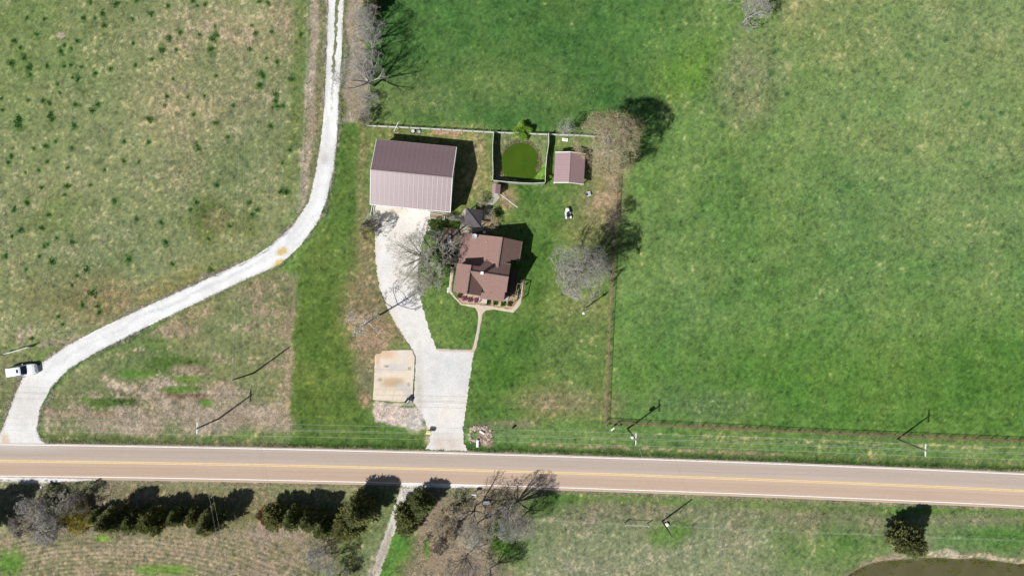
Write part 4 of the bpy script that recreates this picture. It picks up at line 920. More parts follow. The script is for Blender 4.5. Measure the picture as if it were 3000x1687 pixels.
# ------------------------------------------------------------------ small things in the yard
mw = empty('riding_mower', (*G(1663, 626), 0), math.radians(98), 'riding lawn mower with a white bonnet and black seat parked on the lawn', 'lawn mower')
loft([(.15,.30,.42,.78),(.3,.36,.38,.86),(.7,.36,.36,.84),(.95,.28,.36,.72)], 14, 3.5).build('bonnet', M['white_plastic'], mw, True)
MB().box(-.95,.2,-.22,.22,.28,.45).build('chassis', M['car_grey'], mw)
MB().box(-.55,-.1,-.24,.24,.46,.60).build('seat', M['dark_metal'], mw); MB().box(-.66,-.55,-.24,.24,.5,.98).build('backrest', M['dark_metal'], mw)
MB().box(-.45,.35,-.52,.52,.12,.26).build('mower_deck', M['galv'], mw)
MB().tube((.2,0,.75),(.05,0,1.02),.02).build('steering_column', M['dark_metal'], mw)
MB().lathe((.05,0,1.0),[(.20,0),(.22,.02),(.20,.04),(.17,.02)],14).build('steering_wheel', M['dark_metal'], mw)
for x, r_, w_ in ((.75,.19,.16),(-.75,.27,.22)):
    for s_ in (-1, 1): MB().tube((x,s_*.32,r_),(x,s_*(.32+w_),r_),r_,r_,14).build('wheel', M['rubber'], mw)
for s_ in (-1, 1): MB().box(-.95,-.52,s_*.40-.14,s_*.40+.14,.54,.60).build('fender', M['white_plastic'], mw)
gc = empty('garden_cart', (*G(1725, 569), 0), math.radians(15), 'small blue-grey garden chair tipped on the lawn below the shed', 'chair')
MB().box(-.35,.3,-.3,.3,.38,.44).build('seat', M['grey_plastic'], gc); MB().slab([(-.35,-.3,.42),(-.35,.3,.42),(-.62,.3,.95),(-.62,-.3,.95)],.05).build('backrest', M['grey_plastic'], gc)
for x in (-.3,.26):
    for y in (-.27,.27): MB().bar((x,y,0),(x,y,.4),.05).build('leg', M['white_plastic'], gc)
for y in (-.33,.33): MB().box(-.5,.28,y-.04,y+.04,.62,.66).build('armrest', M['white_plastic'], gc)
gc.name = 'garden_chair'
wb = empty('water_trough', (*G(1655, 411), 0), math.radians(-5), 'long white box lying on the grass between the shed and the wooden fence', 'box')
MB().box(-.5,.5,-.24,.24,0,.36).build('tub', M['white_plastic'], wb); MB().box(-.53,.53,-.27,-.2,.36,.4).build('rim', M['white_plastic'], wb); MB().box(-.53,.53,.2,.27,.36,.4).build('rim', M['white_plastic'], wb); MB().box(-.2,.25,-.12,.1,.36,.5).build('lid', M['galv'], wb)
wb.name = 'storage_box'
for x, y, lab in ((1210, 385, 'round grey-rimmed tyre standing under the wooden fence, left of its pair'), (1226, 385.5, 'tipped tyre under the wooden fence, right of its pair')):
    t_ = empty('tyre', (*G(x, y), 0), R.uniform(0, 3), lab, 'tyre', 'tyres by the wooden fence')
    if x > 1215: t_.rotation_euler = (.6, .2, .5)
    MB().lathe((0,0,.02),[(.24,0),(.40,.03),(.44,.12),(.40,.22),(.24,.25),(.22,.13),(.24,0)],18).build('tread', M['rubber'], t_, True)
    MB().lathe((0,0,.10),[(.23,.12),(.26,.17),(.32,.16),(.34,.13)],18).build('rim', M['galv'], t_)
pl = MB().bar((*[p-q for p, q in zip(G(1158,389), G(1165,376))], 1.2), (*[p-q for p, q in zip(G(1172,364), G(1165,376))], 1.6), .10, .06)
o = pl.build('timber', M['wood_rail']); o.location = (*G(1165,376), 0); tag(o, 'pale board leaning over the wooden fence behind the barn', 'board')
MB().bar((*[p-q for p, q in zip(G(1158,389), G(1165,376))], 1.15), (*[p-q for p, q in zip(G(1158,389), G(1165,376))], .0), .08).build('leg', M['wood_rail'], o)
o = MB().bar((-2.0,1.3,.05),(1.4,-1.25,.05),.14,.06).build('timber', M['wood_rail']); o.location = (*G(1493,587), 0); tag(o, 'long pale board lying on the bare ground right of the tiny outbuilding', 'board')
for x, lab in ((1091, 'outer of the two white boards standing at the left front corner of the barn'), (1097, 'inner of the two white boards standing at the left front corner of the barn')):
    n_ = 1 if x == 1091 else .6
    o = MB().box(-.04,.04,-1.8*n_,.2,0,.28).build('timber', M['trim_white']); o.location = (*G(x, 604), 0); o.rotation_euler[2] = -.18; tag(o, lab, 'board')
tr = empty('trellis', (*G(1310, 634), 0), -.1, 'dark wooden trellis frame against the right front corner of the barn', 'trellis')
for k in range(5): MB().bar((-.6+k*.32, 0, 0), (-.6+k*.32, 0, 1.9), .06).build('upright', M['wood_brown'], tr)
for z in (.4, 1.1, 1.85): MB().bar((-.65, 0, z), (.75, 0, z), .06).build('slat', M['wood_brown'], tr)
rbx = empty('raised_bed', (*G(1288, 636), 0), -.13, 'long low planter frame beside the barn walk', 'planter')
for y in (-.38,.38): MB().box(-1.7,.9,y-.04,y+.04,.05,.35).build('side_board', M['wood_rail'], rbx)
for x in (-1.7,.9): MB().box(x-.04,x+.04,-.42,.42,.05,.35).build('end_board', M['wood_rail'], rbx)
MB().box(-1.66,.86,-.34,.34,.05,.28).build('soil', M['dirt'], rbx)
gr = empty('barrel_grill', (*G(1194, 1170), .11), .9, 'dark barrel grill standing on the corner of the stained concrete slab', 'grill')
MB().tube((-.42,0,.85),(.42,0,.85),.27,.27,14).build('barrel', M['dark_metal'], gr)
MB().box(-.3,.3,-.32,.32,1.0,1.03).build('lid_handle', M['galv'], gr); MB().tube((.3,.05,1.1),(.3,.05,1.4),.05).build('stack', M['dark_metal'], gr)
for x in (-.35,.35):
    for y in (-.2,.2): MB().bar((x,y,0),(x,y*.8,.7),.05).build('leg', M['dark_metal'], gr)
MB().box(-.4,.4,-.62,-.3,.75,.79).build('side_shelf', M['car_grey'], gr)
yb = empty('newspaper_box', (*G(1258, 1262.5), 0), -.15, 'pale yellow box on a stout post where the driveway meets the road', 'roadside box')
MB().profile([(-.30,.75),(.30,.75),(.30,1.15),(0,1.32),(-.30,1.15)],'x',-.4,.4).build('box', M['yellow_box'], yb)
MB().box(-.2,.2,-.14,.14,0,.75).build('post', M['wood_brown'], yb); MB().box(.4,.43,-.24,.24,.8,1.12).build('door', M['white_plastic'], yb)
def mailbox(px, py, rz_, lab, s=1.0, boxm=None):
    m_ = empty('mailbox', (*G(px, py), 0), rz_, lab, 'mailbox', 'mailboxes along the road'); m_.scale = (s, s, s)
    MB().profile([(-.12,.95),(.12,.95),(.12,1.1),(.08,1.2),(0,1.24),(-.08,1.2),(-.12,1.1)],'y',-.28,.28).build('box', boxm or M['white_plastic'], m_)
    MB().box(-.05,.05,-.05,.05,0,.95).build('post', M['wood_rail'], m_); MB().box(-.125,.125,.28,.30,.94,1.18).build('door', M['galv'], m_); MB().box(.13,.145,.0,.14,1.1,1.3).build('flag', M['rust'], m_)
mailbox(137, 1423, .1, 'white mailbox below the left end of the road', 1.2)
mailbox(1390, 1441, 1.5, 'white mailbox below the road under the bare tree shadows', 1.3)
mailbox(1776, 1247, .6, 'dark short box at the pipe fence corner, leftmost of three', 1.0, M['car_grey'])
mailbox(1791, 1252, -.9, 'white-fronted roadside box near the fence corner, middle of three', 1.3)
mailbox(1809, 1249, .3, 'small dark roadside box near the fence corner, closest to the transformer pole', .9, M['car_grey'])
ub = empty('utility_box', (*G(1425, 1469), 0), 0, 'flat white utility box among the bare trees below the road', 'utility box')
MB().box(-.55,.55,-.2,.2,0,.6).build('cabinet', M['white_plastic'], ub); MB().box(-.57,.57,-.22,.22,.6,.64).build('lid', M['trim_white'], ub)
tb = empty('trash_can', (*G(1503, 1251), 0), 0, 'small dark bin alone on the grass right of the culvert', 'bin')
MB().lathe((0,0,0),[(.18,0),(.22,.6),(.24,.62),(.2,.68)],12).build('bin_body', M['dark_metal'], tb)
# culvert at the road edge
for px, py, a, L, r_, lab in ((1400, 1297, 1.55, 1.2, .26, 'white plastic culvert pipe end nearest the road beside the driveway'), (1413, 1265, -.6, .9, .22, 'white pipe end at the top of the rubble beside the driveway')):
    o = empty('culvert_pipe', (*G(px, py), .1), a, lab, 'pipe')
    mb = MB(); mb.tube((-L/2,0,.15),(L/2,0,.15),r_,r_,14,False); mb.tube((-L/2,0,.15),(L/2,0,.15),r_-.03,r_-.03,14,False); mb.build('pipe_wall', M['white_plastic'], o)
    MB().tube((-L/2-.03,0,.15),(-L/2+.04,0,.15),r_+.02,r_+.02,14).build('collar', M['white_plastic'], o)
def stones(name, pts, smin, smax, materials, label, cat, seed):
    r = random.Random(seed); me = [MB().ball((0,0,0), 1, 1, .75, .55, 7, 4, .22, r).mesh('stone', m_) for m_ in materials for _ in range(2)]
    base = G(*pts[0]); f = empty(name, (*base, 0), 0, label, cat)
    for p in pts:
        x, y = G(*p); s = r.uniform(smin, smax); o = link('stone', r.choice(me), f)
        o.location = (x-base[0], y-base[1], s*.25+float(gz(x, y))); o.scale = (s, s*r.uniform(.7, 1.2), s*r.uniform(.6, 1)); o.rotation_euler = (r.uniform(-.3,.3), r.uniform(-.3,.3), r.uniform(0, 6))
r = random.Random(5); pts = []
for _ in range(150):
    t = r.random()
    if t < .4: pts.append((1376+r.random()*52+r.gauss(0,1), 1253+r.gauss(0,2.5)))
    elif t < .65: pts.append((1424+r.random()*16, 1256+r.random()*42))
    elif t < .85: pts.append((1377+r.gauss(0,2), 1255+r.random()*42))
    else: pts.append((1385+r.random()*50, 1290+r.gauss(0,4)))
stones('rubble_heap', pts, .10, .32, [M['stone'], M['stone'], M['dirt']], 'ring of pinkish rubble stones round the culvert by the driveway', 'rubble', 3)
pts = [(1098+r.random()*12, 618+r.random()*70) for _ in range(6)] + [(1256+r.gauss(0,5), 640+r.random()*40) for _ in range(40)] + [(1318+r.gauss(0,2), 846+r.random()*14) for _ in range(14)]
stones('edging_stones', [(1256+r.gauss(0,4), 632+r.random()*46) for _ in range(46)], .10, .24, [M['stone'], M['stone_white']], 'pinkish edging stones between the driveway and the garden below the barn', 'stones', 4)
stones('edging_stones', [(1315+r.gauss(0,2), 842+r.random()*14) for _ in range(12)], .12, .26, [M['stone_white'], M['stone_white']], 'white stones at the left corner of the house path', 'stones', 6)
# patio furniture
bn = empty('bench', (*G(1317.5, 701), .05), math.radians(8), 'long white bench on the patio left of the house', 'bench')
MB().box(-.24,.24,-.6,.6,.42,.47).build('seat', M['white_plastic'], bn)
for x in (-.18,.18):
    for y in (-.52,.52): MB().bar((x,y,0),(x,y,.42),.06).build('leg', M['white_plastic'], bn)
MB().box(-.30,-.24,-.6,.6,.5,.9).build('backrest', M['white_plastic'], bn)
pt = empty('patio_table', (*G(1314, 735), .05), 0, 'round dark patio table left of the house', 'table')
MB().lathe((0,0,.70),[(.02,0),(.55,0),(.55,.03),(.02,.04)],18).build('tabletop', M['dark_metal'], pt); MB().tube((0,0,0),(0,0,.7),.04).build('pedestal', M['dark_metal'], pt); MB().lathe((0,0,0),[(.28,0),(.25,.04),(.04,.06)],12).build('base', M['dark_metal'], pt)
for k, (px, py, a, lab) in enumerate(((1308, 748, .6, 'dark patio chair below the round table, left one'), (1323, 751, -.8, 'dark patio chair below the round table, middle one'), (1334, 744, -1.8, 'dark patio chair below the round table, right one'), (1305, 727, 2.4, 'dark patio chair above the round table'))):
    c_ = empty('patio_chair', (*G(px, py), .05), a, lab, 'chair', 'chairs round the patio table')
    MB().box(-.24,.24,-.24,.24,.42,.46).build('seat', M['dark_metal'], c_); MB().box(-.24,.24,-.27,-.23,.46,.9).build('backrest', M['dark_metal'], c_)
    for x in (-.2,.2):
        for y in (-.2,.2): MB().bar((x,y,0),(x,y,.42),.04).build('leg', M['dark_metal'], c_)
pg = empty('patio_railing', (*G(1298, 668), .05), -.14, 'dark railing along the upper edge of the patio', 'railing')
for x in (0, .95, 1.9, 2.85): MB().bar((x,0,0),(x,0,1.1),.08).build('post', M['wood_brown'], pg)
for z in (.35,.7,1.08): MB().bar((0,0,z),(2.85,0,z),.06).build('rail', M['wood_brown'], pg)
sw = empty('wood_stack', (*G(1291, 688), 0), 1.4, 'stack of weathered posts at the left edge of the patio', 'wood stack')
for k in range(5): MB().tube((-.7,-.3+k*.15,.1+.02*k),(.8,-.28+k*.15,.1),.06,.06,7).build('log', M['wood_grey'], sw)
ac = empty('air_conditioner', (*G(1420, 681), .03), -.15, 'round dark air conditioner behind the house in the shade', 'air conditioner')
MB().lathe((0,0,0),[(.38,0),(.40,.05),(.40,.7),(.36,.75),(.1,.76)],16).build('housing', M['car_grey'], ac); MB().lathe((0,0,.77),[(.3,0),(.3,.01),(.05,.02)],16).build('fan_guard', M['galv'], ac)
# ------------------------------------------------------------------ vegetation
def seg_mesh(name, segs, sides, material):
    if not len(segs): return None
    S_ = np.array(segs, dtype=np.float64)            # p0(3) p1(3) r0 r1
    p0, p1, r0, r1 = S_[:, :3], S_[:, 3:6], S_[:, 6], S_[:, 7]
    d = p1-p0; d /= np.linalg.norm(d, axis=1)[:, None]+1e-9
    up = np.where(np.abs(d[:, 2:3]) < .9, np.array([[0, 0, 1.]]), np.array([[0, 1., 0]]))
    a = np.cross(d, up); a /= np.linalg.norm(a, axis=1)[:, None]+1e-9; b = np.cross(a, d)
    vs = []
    for c, r in ((p0, r0), (p1, r1)):
        for i in range(sides):
            t = 2*math.pi*i/sides; vs.append(c + (a*math.cos(t)+b*math.sin(t))*r[:, None])
    V_ = np.stack(vs, 1).reshape(-1, 3); n = len(S_); o = (np.arange(n)*2*sides)[:, None]
    F_ = np.concatenate([np.stack([o[:, 0]+i, o[:, 0]+(i+1) % sides, o[:, 0]+sides+(i+1) % sides, o[:, 0]+sides+i], 1) for i in range(sides)])
    return np_mesh(name, V_, F_, material)
def rot_off(d, ang, r):
    """a direction at angle ang from d, turned at random"""
    up = (0, 0, 1) if abs(d[2]) < .9 else (0, 1, 0)
    a = (d[1]*up[2]-d[2]*up[1], d[2]*up[0]-d[0]*up[2], d[0]*up[1]-d[1]*up[0]); l = math.sqrt(a[0]**2+a[1]**2+a[2]**2); a = (a[0]/l, a[1]/l, a[2]/l)
    b = (d[1]*a[2]-d[2]*a[1], d[2]*a[0]-d[0]*a[2], d[0]*a[1]-d[1]*a[0]); t = r.uniform(0, 2*math.pi)
    c, s, ca, sa = math.cos(t), math.sin(t), math.cos(ang), math.sin(ang)
    return tuple(d[i]*ca + (a[i]*c+b[i]*s)*sa for i in range(3))
def tree_segs(seed, H_, rad, fork, limbs, kids=(6, 5, 5), upw=.10, wob=.10, twr=.012, tr=.17, leader=False, flat=.0):
    """skeleton of a bare tree: trunk, limbs that fan out to the crown radius, branches, twigs"""
    r = random.Random(seed); trunk = []; crown = []; tips = []
    p = (0, 0, -.2); d = (r.gauss(0, .05), r.gauss(0, .05), 1); n = 4; q = p
    top = H_*.92 if leader else fork
    nn = 10 if leader else n; tp = []
    for i in range(nn):
        q = (p[0]+d[0]*top/nn+r.gauss(0, .04), p[1]+d[1]*top/nn+r.gauss(0, .04), p[2]+top/nn+(.2/nn)); f0 = 1-.9*(i/nn if leader else .3*i/nn); f1 = 1-.9*((i+1)/nn if leader else .3*(i+1)/nn)
        trunk.append((*p, *q, tr*max(f0, .12), tr*max(f1, .1))); tp.append(q); p = q
    def branch(p, d, L, rad_, depth):
        n = 5 if depth == 0 else (4 if depth == 1 else 3 if depth == 2 else 2)
        pts_ = [p]; dd = d
        for i in range(n):
            dd = (dd[0]+r.gauss(0, wob), dd[1]+r.gauss(0, wob), dd[2]+r.gauss(0, wob)+upw*(1 if depth < 2 else .4)-flat*(i/n))
            l = math.sqrt(dd[0]**2+dd[1]**2+dd[2]**2); dd = (dd[0]/l, dd[1]/l, dd[2]/l)
            q = (p[0]+dd[0]*L/n, p[1]+dd[1]*L/n, max(.15, p[2]+dd[2]*L/n))
            ra, rb_ = rad_*(1-.75*i/n), rad_*(1-.75*(i+1)/n)
            (trunk if depth == 0 else crown).append((*p, *q, max(ra, twr), max(rb_, twr*.7))); p = q; pts_.append((p, dd, max(rb_, twr)))
        if depth < len(kids):
            k = kids[depth]
            for j in range(k):
                u = .22+.78*(j+r.random())/k; i = min(n-1, int(u*n)); pp, d_, rr_ = pts_[i+1] if i+1 < len(pts_) else pts_[-1]
                branch(pp, rot_off(d_, r.uniform(.35, .85), r), L*r.uniform(.38, .58)*(1.15-.4*u), rr_*.6, depth+1)
        else: tips.append(p)
    for i in range(limbs):
        az = 2*math.pi*(i+r.uniform(-.3, .3))/limbs
        if leader:
            u = (i+.5)/limbs; z0 = fork+(top-fork)*u; pt = tp[min(nn-1, int(z0/top*nn))]; L = rad*(1.15-.75*u); el_ = .25+.7*u; az = i*2.4+r.uniform(-.3, .3)
            branch(pt, (math.cos(az)*math.cos(el_), math.sin(az)*math.cos(el_), math.sin(el_)), L, tr*.34*(1-.6*u), 0)
        else:
            el_ = r.choice((.45, .75, 1.05, 1.3)) if i % 3 else 1.25
            vert = (H_-fork)*.95; L = math.sqrt((rad*math.cos(el_)*1.05)**2+(vert*math.sin(el_))**2)
            branch(q, (math.cos(az)*math.cos(el_), math.sin(az)*math.cos(el_), math.sin(el_)), L, tr*.5, 0)
    zc = H_*.55; hz = H_*.47
    def sq(x, y, z):
        if z < fork: return x, y, z
        a = math.atan2(y, x); rd = rad*(1+.10*math.sin(3*a+seed)+.07*math.sin(5*a+2*seed+z*.5)+.05*math.sin(11*a+z))
        q = math.sqrt((x/rd)**2+(y/rd)**2+((z-zc)/hz)**2)
        if q > .5: k_ = (.5+.62*(1-math.exp(-(q-.5)/.62)))/q; return x*k_, y*k_, max(.1, zc+(z-zc)*k_)
        return x, y, z
    crown = [(*sq(*s[0:3]), *sq(*s[3:6]), s[6], s[7]) for s in crown]; trunk = [(*sq(*s[0:3]), *sq(*s[3:6]), s[6], s[7]) for s in trunk]; tips = [sq(*t) for t in tips]
    return trunk, crown, tips
PROTO = {}
def tree_proto(key, *a, **k):
    t, c, tips = tree_segs(*a, **k)
    tt_ = t+[s for s in c if s[6] > .05]; cc = [s for s in c if s[6] <= .05]
    PROTO[key] = (seg_mesh('trunk', tt_, 6, M['bark']), seg_mesh('crown', cc, 3, M['bark_grey']), tips)
def bare_tree(key, px, py, rz_, s, label, tm='bark', cm='bark_grey', name='bare_tree', sz=None, tilt=(0, 0), group='bare trees', z=0):
    t = empty(name, (*G(px, py), z), rz_, label, 'tree', group); t.scale = (s, s, sz or s); t.rotation_euler = (tilt[0], tilt[1], rz_)
    for nm, me, mm in (('trunk', PROTO[key][0], tm), ('crown', PROTO[key][1], cm)):
        if me is None: continue
        o = link(nm, me, t); o.material_slots[0].link = 'OBJECT'; o.material_slots[0].material = M[mm]
    return t
#                seed  H   rad fork limbs
tree_proto('big', 1, 15, 5.2, 3.6, 15, kids=(9, 8, 6), tr=.36, twr=.017, upw=.05)
tree_proto('fan', 2, 11, 5.6, 2.6, 17, kids=(8, 6, 4), tr=.26, twr=.016, upw=.06, wob=.06)
tree_proto('mid', 3, 9, 3.6, 2.0, 11, kids=(8, 6, 4), tr=.16, twr=.015)
tree_proto('tall', 4, 12, 2.6, 4.5, 9, kids=(7, 6, 4), tr=.15, twr=.015, upw=.14)
tree_proto('sparse', 5, 13, 3.6, 4.0, 16, kids=(5, 4, 3), tr=.22, twr=.024, leader=True, wob=.12)
tree_proto('small', 6, 5, 1.8, 1.0, 7, kids=(6, 6, 5), tr=.07, twr=.012)
tree_proto('brush', 7, 3, 1.6, .25, 14, kids=(6, 6, 4), tr=.05, twr=.012, upw=.08)
tree_proto('brush2', 8, 2.2, 2.0, .2, 16, kids=(6, 5, 4), tr=.04, twr=.012, upw=.04)

tree_proto('open', 9, 14, 4.6, 2.5, 9, kids=(6, 5, 3), tr=.26, twr=.019, upw=.05, wob=.08)
tree_proto('open2', 10, 9, 3.2, 1.8, 8, kids=(6, 4, 3), tr=.16, twr=.017, upw=.06)
bare_tree('fan', 1240, 756, .4, 1.06, 'large bare tree fanning over the driveway left of the house', 'bark', 'bark_olive', sz=.95)
bare_tree('mid', 1248, 828, 1.9, .95, 'smaller bare olive-grey tree just below the large one beside the driveway', 'bark', 'bark_olive')
bare_tree('sparse', 1094, 931, .8, 1.0, 'sparse pale-barked bare tree left of the driveway bend casting a long trunk shadow', 'bark_white', 'bark_white', name='pale_barked_tree')
big2 = bare_tree('big', 1690, 797, 2.2, .93, 'tall round grey bare tree right of the house', 'bark', 'bark_grey', sz=.9)
t4 = bare_tree('big', 1766, 450, .3, 1.02, 'tall wide tree with tan opening buds at the fence corner beside the shed', 'bark_white', 'bark_tan', name='budding_tree', sz=.92)
bare_tree('mid', 2178, 66, 2.0, .95, 'bare grey tree at the upper edge of the right pasture, lower of two', 'bark_grey', 'bark_grey')
bare_tree('mid', 2196, -14, .6, 1.15, 'bare grey tree at the top of the right pasture, cut by the photo edge', 'bark', 'bark_grey')
bare_tree('small', 2120, 0, .6, 1.2, 'small bare tree at the top edge left of the two pasture trees', 'bark', 'bark_grey')
bare_tree('open', 1094, 252, 3.6, .92, 'spreading bare tree nearest the fence corner in the row beside the gravel lane', 'bark_grey', 'bark_grey', sz=.95, tilt=(0, .12))
bare_tree('open2', 1100, 212, .9, .85, 'slender bare tree just above the spreading one beside the gravel lane', 'bark_grey', 'bark_grey')
bare_tree('open2', 1094, 128, 2.8, 1.05, 'bare tree with forked shadow, middle of the row beside the lane', 'bark', 'bark_grey')
bare_tree('open2', 1098, 158, 4.1, .9, 'narrow bare tree between two others in the row beside the gravel lane', 'bark_grey', 'bark_grey')
bare_tree('open2', 1100, 80, 5, .8, 'bare tree below the dark conifer at the top of the gravel lane row', 'bark', 'bark_grey')
bare_tree('small', 1083, 362, 1, .85, 'little bare tree at the left end of the wooden fence', 'bark', 'bark_dark')
bare_tree('brush', 1078, 344, 1, .9, 'low bare bush just above the left end of the wooden fence', 'bark', 'bark_grey', 'bare_bush', group='bare bushes')
bare_tree('small', 1650, 386, 2, 1.05, 'small pale bare tree on the wooden fence between pond and shed', 'bark_white', 'bark_grey')
bare_tree('brush', 1095, 676, .3, 1.4, 'dark twiggy bush at the left edge of the driveway with pale blossom above it', 'bark_dark', 'bark_dark', 'bare_bush', group='bare bushes', sz=1.55)
bare_tree('mid', 1790, 640, 2, .62, 'small dark bare tree above the round grey tree at the pipe fence', 'bark_dark', 'bark_dark')
for k_, (x_, y_, s_, lab_) in enumerate(((1076, 182, 1.3, 'grey bare bush in the lane-side row, just left of the narrow bare tree'), (1080, 106, 1.2, 'grey bare bush in the lane-side row, above the forked-shadow tree'),
        (1084, 296, 1.1, 'grey bare bush in the lane-side row, below the large spreading tree'), (1074, 62, 1.2, 'grey bare bush in the lane-side row, below the light green shrub'), (1068, 230, 1.2, 'grey bare bush left of the large spreading tree beside the lane'))):
    bare_tree('brush' if k_ % 2 else 'brush2', x_, y_, k_*1.1, s_, lab_, 'bark', 'bark_grey', 'bare_bush', group='bare bushes')
# below the road
bare_tree('open2', 1392, 1480, .5, 1.05, 'tall dark bare tree left in the thicket whose shadow crosses the road', 'bark_dark', 'bark', tilt=(0, 0))
bare_tree('fan', 1490, 1492, 2.7, .66, 'tall silvery bare tree right in the thicket below the road', 'bark_grey', 'bark_grey', sz=.95)
bare_tree('mid', 1530, 1512, 1.4, .75, 'bare tree at the right edge of the thicket below the road', 'bark', 'bark_grey', sz=.9)
bare_tree('mid', 1398, 1530, 3.7, .95, 'olive-grey bare tree in the middle of the thicket below the road', 'bark_grey', 'bark_olive')
bare_tree('mid', 1370, 1622, .9, .95, 'dark bare tree low in the thicket near the bottom edge', 'bark_dark', 'bark')
bare_tree('mid', 1435, 1665, 5.0, .9, 'bare tree at the bottom edge right of the dark one', 'bark', 'bark_grey')
bare_tree('brush', 1300, 1530, 2, 1.5, 'pinkish bare bush at the left of the thicket, lower one', 'bark', 'bark_tan', 'bare_bush', group='bare bushes')
bare_tree('brush2', 1330, 1482, 4, 1.4, 'pinkish bare bush at the left of the thicket, upper one', 'bark', 'bark_tan', 'bare_bush', group='bare bushes')
bare_tree('brush', 1288, 1568, 5, 1.5, 'dark bare bush right of the second track below the road', 'bark_dark', 'bark_dark', 'bare_bush', group='bare bushes')
bare_tree('small', 985, 1628, 2, 1.1, 'small bare tree left of the second track near the bottom edge', 'bark', 'bark_grey')
bare_tree('brush', 945, 1610, 1, 1.6, 'grey bush at the right end of the ploughed field, left of a small bare tree', 'bark', 'bark_grey', 'bare_bush', group='bare bushes')
bare_tree('brush2', 978, 1562, 1, 1.1, 'pale brown bush just below the cedar row near the second track', 'bark', 'bark_tan', 'bare_bush', group='bare bushes')
bare_tree('brush', 1000, 1676, 3, 1.5, 'grey bush at the bottom edge left of the second track', 'bark', 'bark_grey', 'bare_bush', group='bare bushes')
for k, (x, y, s, key, mm, lab) in enumerate((
    (120, 1470, 1.6, 'brush', 'bark_grey', 'grey bush nearest the white mailbox in the thicket left of the cedars'),
    (160, 1500, 1.9, 'brush2', 'bark_grey', 'wide grey bush second from the left in the thicket beside the cedars'),
    (110, 1520, 1.7, 'brush', 'bark', 'brownish bush at the left end of the thicket beside the cedars'),
    (180, 1540, 1.6, 'brush', 'bark_grey', 'grey bush low in the thicket beside the yellowish shrub'),
    (200, 1470, 1.5, 'brush2', 'bark_olive', 'olive bush above the yellowish shrub'),
    (140, 1550, 1.3, 'brush2', 'bark_grey', 'small grey bush at the lower left of the thicket'),
    (255, 1460, 1.4, 'brush', 'bark', 'brown bush between the yellowish shrub and the first cedars'),
    (345, 1545, 1.1, 'brush2', 'bark_tan', 'tan bush below the first small cedar'))):
    bare_tree(key, x, y, k*1.3, s, lab, 'bark', mm, 'bare_bush', group='bare bushes')
bare_tree('small', 190, 1500, 1, 1.25, 'bare tree standing in the grey thicket left of the yellowish shrub', 'bark', 'bark_grey')
bare_tree('small', 720-90+25, 1520, 1, .9, 'dead grey top standing out of the rightmost cedar of the left row', 'bark_grey', 'bark_grey')

# buds and young leaves -----------------------------------------------------------
def sprays(name, C_, D_, size, width, k, material, base, var=.25, seed=1, droop=.5, up=.75):
    """little leaf sprays: k narrow triangles fanned around each centre"""
    g = np.random.default_rng(seed); n = len(C_); vs = []; cs = []
    for j in range(k):
        d = D_ + g.normal(0, droop, (n, 3)); d /= np.linalg.norm(d, axis=1)[:, None]
        s = g.normal(0, 1-up, (n, 3))+np.array([[-.25*up, -.2*up, up]]); s = np.cross(d, s); s /= np.linalg.norm(s, axis=1)[:, None]
        L = size*g.uniform(.6, 1.4, (n, 1)); w = width*g.uniform(.6, 1.4, (n, 1))
        vs += [C_ + s*w*.5, C_ - s*w*.5, C_ + d*L]
        c = np.array(base)[None]*(1+g.normal(0, var, (n, 1)))*(1+g.normal(0, .05, (n, 3))); cs += [c, c, c*1.1]
    V_ = np.stack(vs, 1).reshape(-1, 3); c_ = np.stack(cs, 1).reshape(-1, 3).clip(.005, .8)
    F_ = np.arange(len(V_)).reshape(-1, 3)
    return np_mesh(name, V_, F_, material, c_)
def cedar_mesh(seed, h, r, nb, base=(.20, .215, .085), pw=.75):
    """sprays set along many upturned boughs, so that the outline is ragged"""
    g = np.random.default_rng(seed); Cs = []; Ds = []
    for b in range(nb):
        u = (b+.5)/nb; u = u**.85; a = b*2.39996+g.normal(0, .25); z0 = .04*h+u*.88*h
        prof = min(max(1-u, 0)**pw, .60+u*1.7); L = r*prof*(1+g.normal(0, .13))*(1+.14*math.sin(3*a+seed))+.22
        rise = g.uniform(.25, .55); m = int(9+15*L/r); t = g.random(m)**.6
        x = L*t; C_ = np.stack([x*math.cos(a), x*math.sin(a), z0+rise*x*.9+.12*t**2], 1)+g.normal(0, 1, (m, 3))*(.10+.15*(1-t[:, None]))*np.array([[1, 1, .8]])
        Cs.append(C_); Ds.append(np.tile([[math.cos(a)*.75, math.sin(a)*.75, .55+.5*u]], (m, 1)))
    C_ = np.concatenate(Cs); D_ = np.concatenate(Ds); C_[:, 2] = C_[:, 2].clip(.1)
    return sprays('crown', C_, D_, .46, .15, 5, M['foliage'], base, .38, seed, .38)
CED = [cedar_mesh(1, 8.6, 2.6, 210), cedar_mesh(2, 7.6, 2.4, 190, (.18, .21, .078)), cedar_mesh(3, 6.8, 2.3, 180, (.205, .215, .075), .6)]
CTR = MB().tube((0,0,-.2),(0,0,7),.16,.03,7).mesh('trunk', M['bark_dark'])
def cedar(i, px, py, s, rz_, label, sz=None, name='cedar_tree', group='cedar trees'):
    t = empty(name, (*G(px, py), 0), rz_, label, 'tree', group); t.scale = (s, s, sz or s)
    link('crown', CED[i], t); o = link('trunk', CTR, t); return t
cedar(0, 2624, 1560, 1.12, 1, 'single dark cedar beside the brown pond at the lower right', .98)
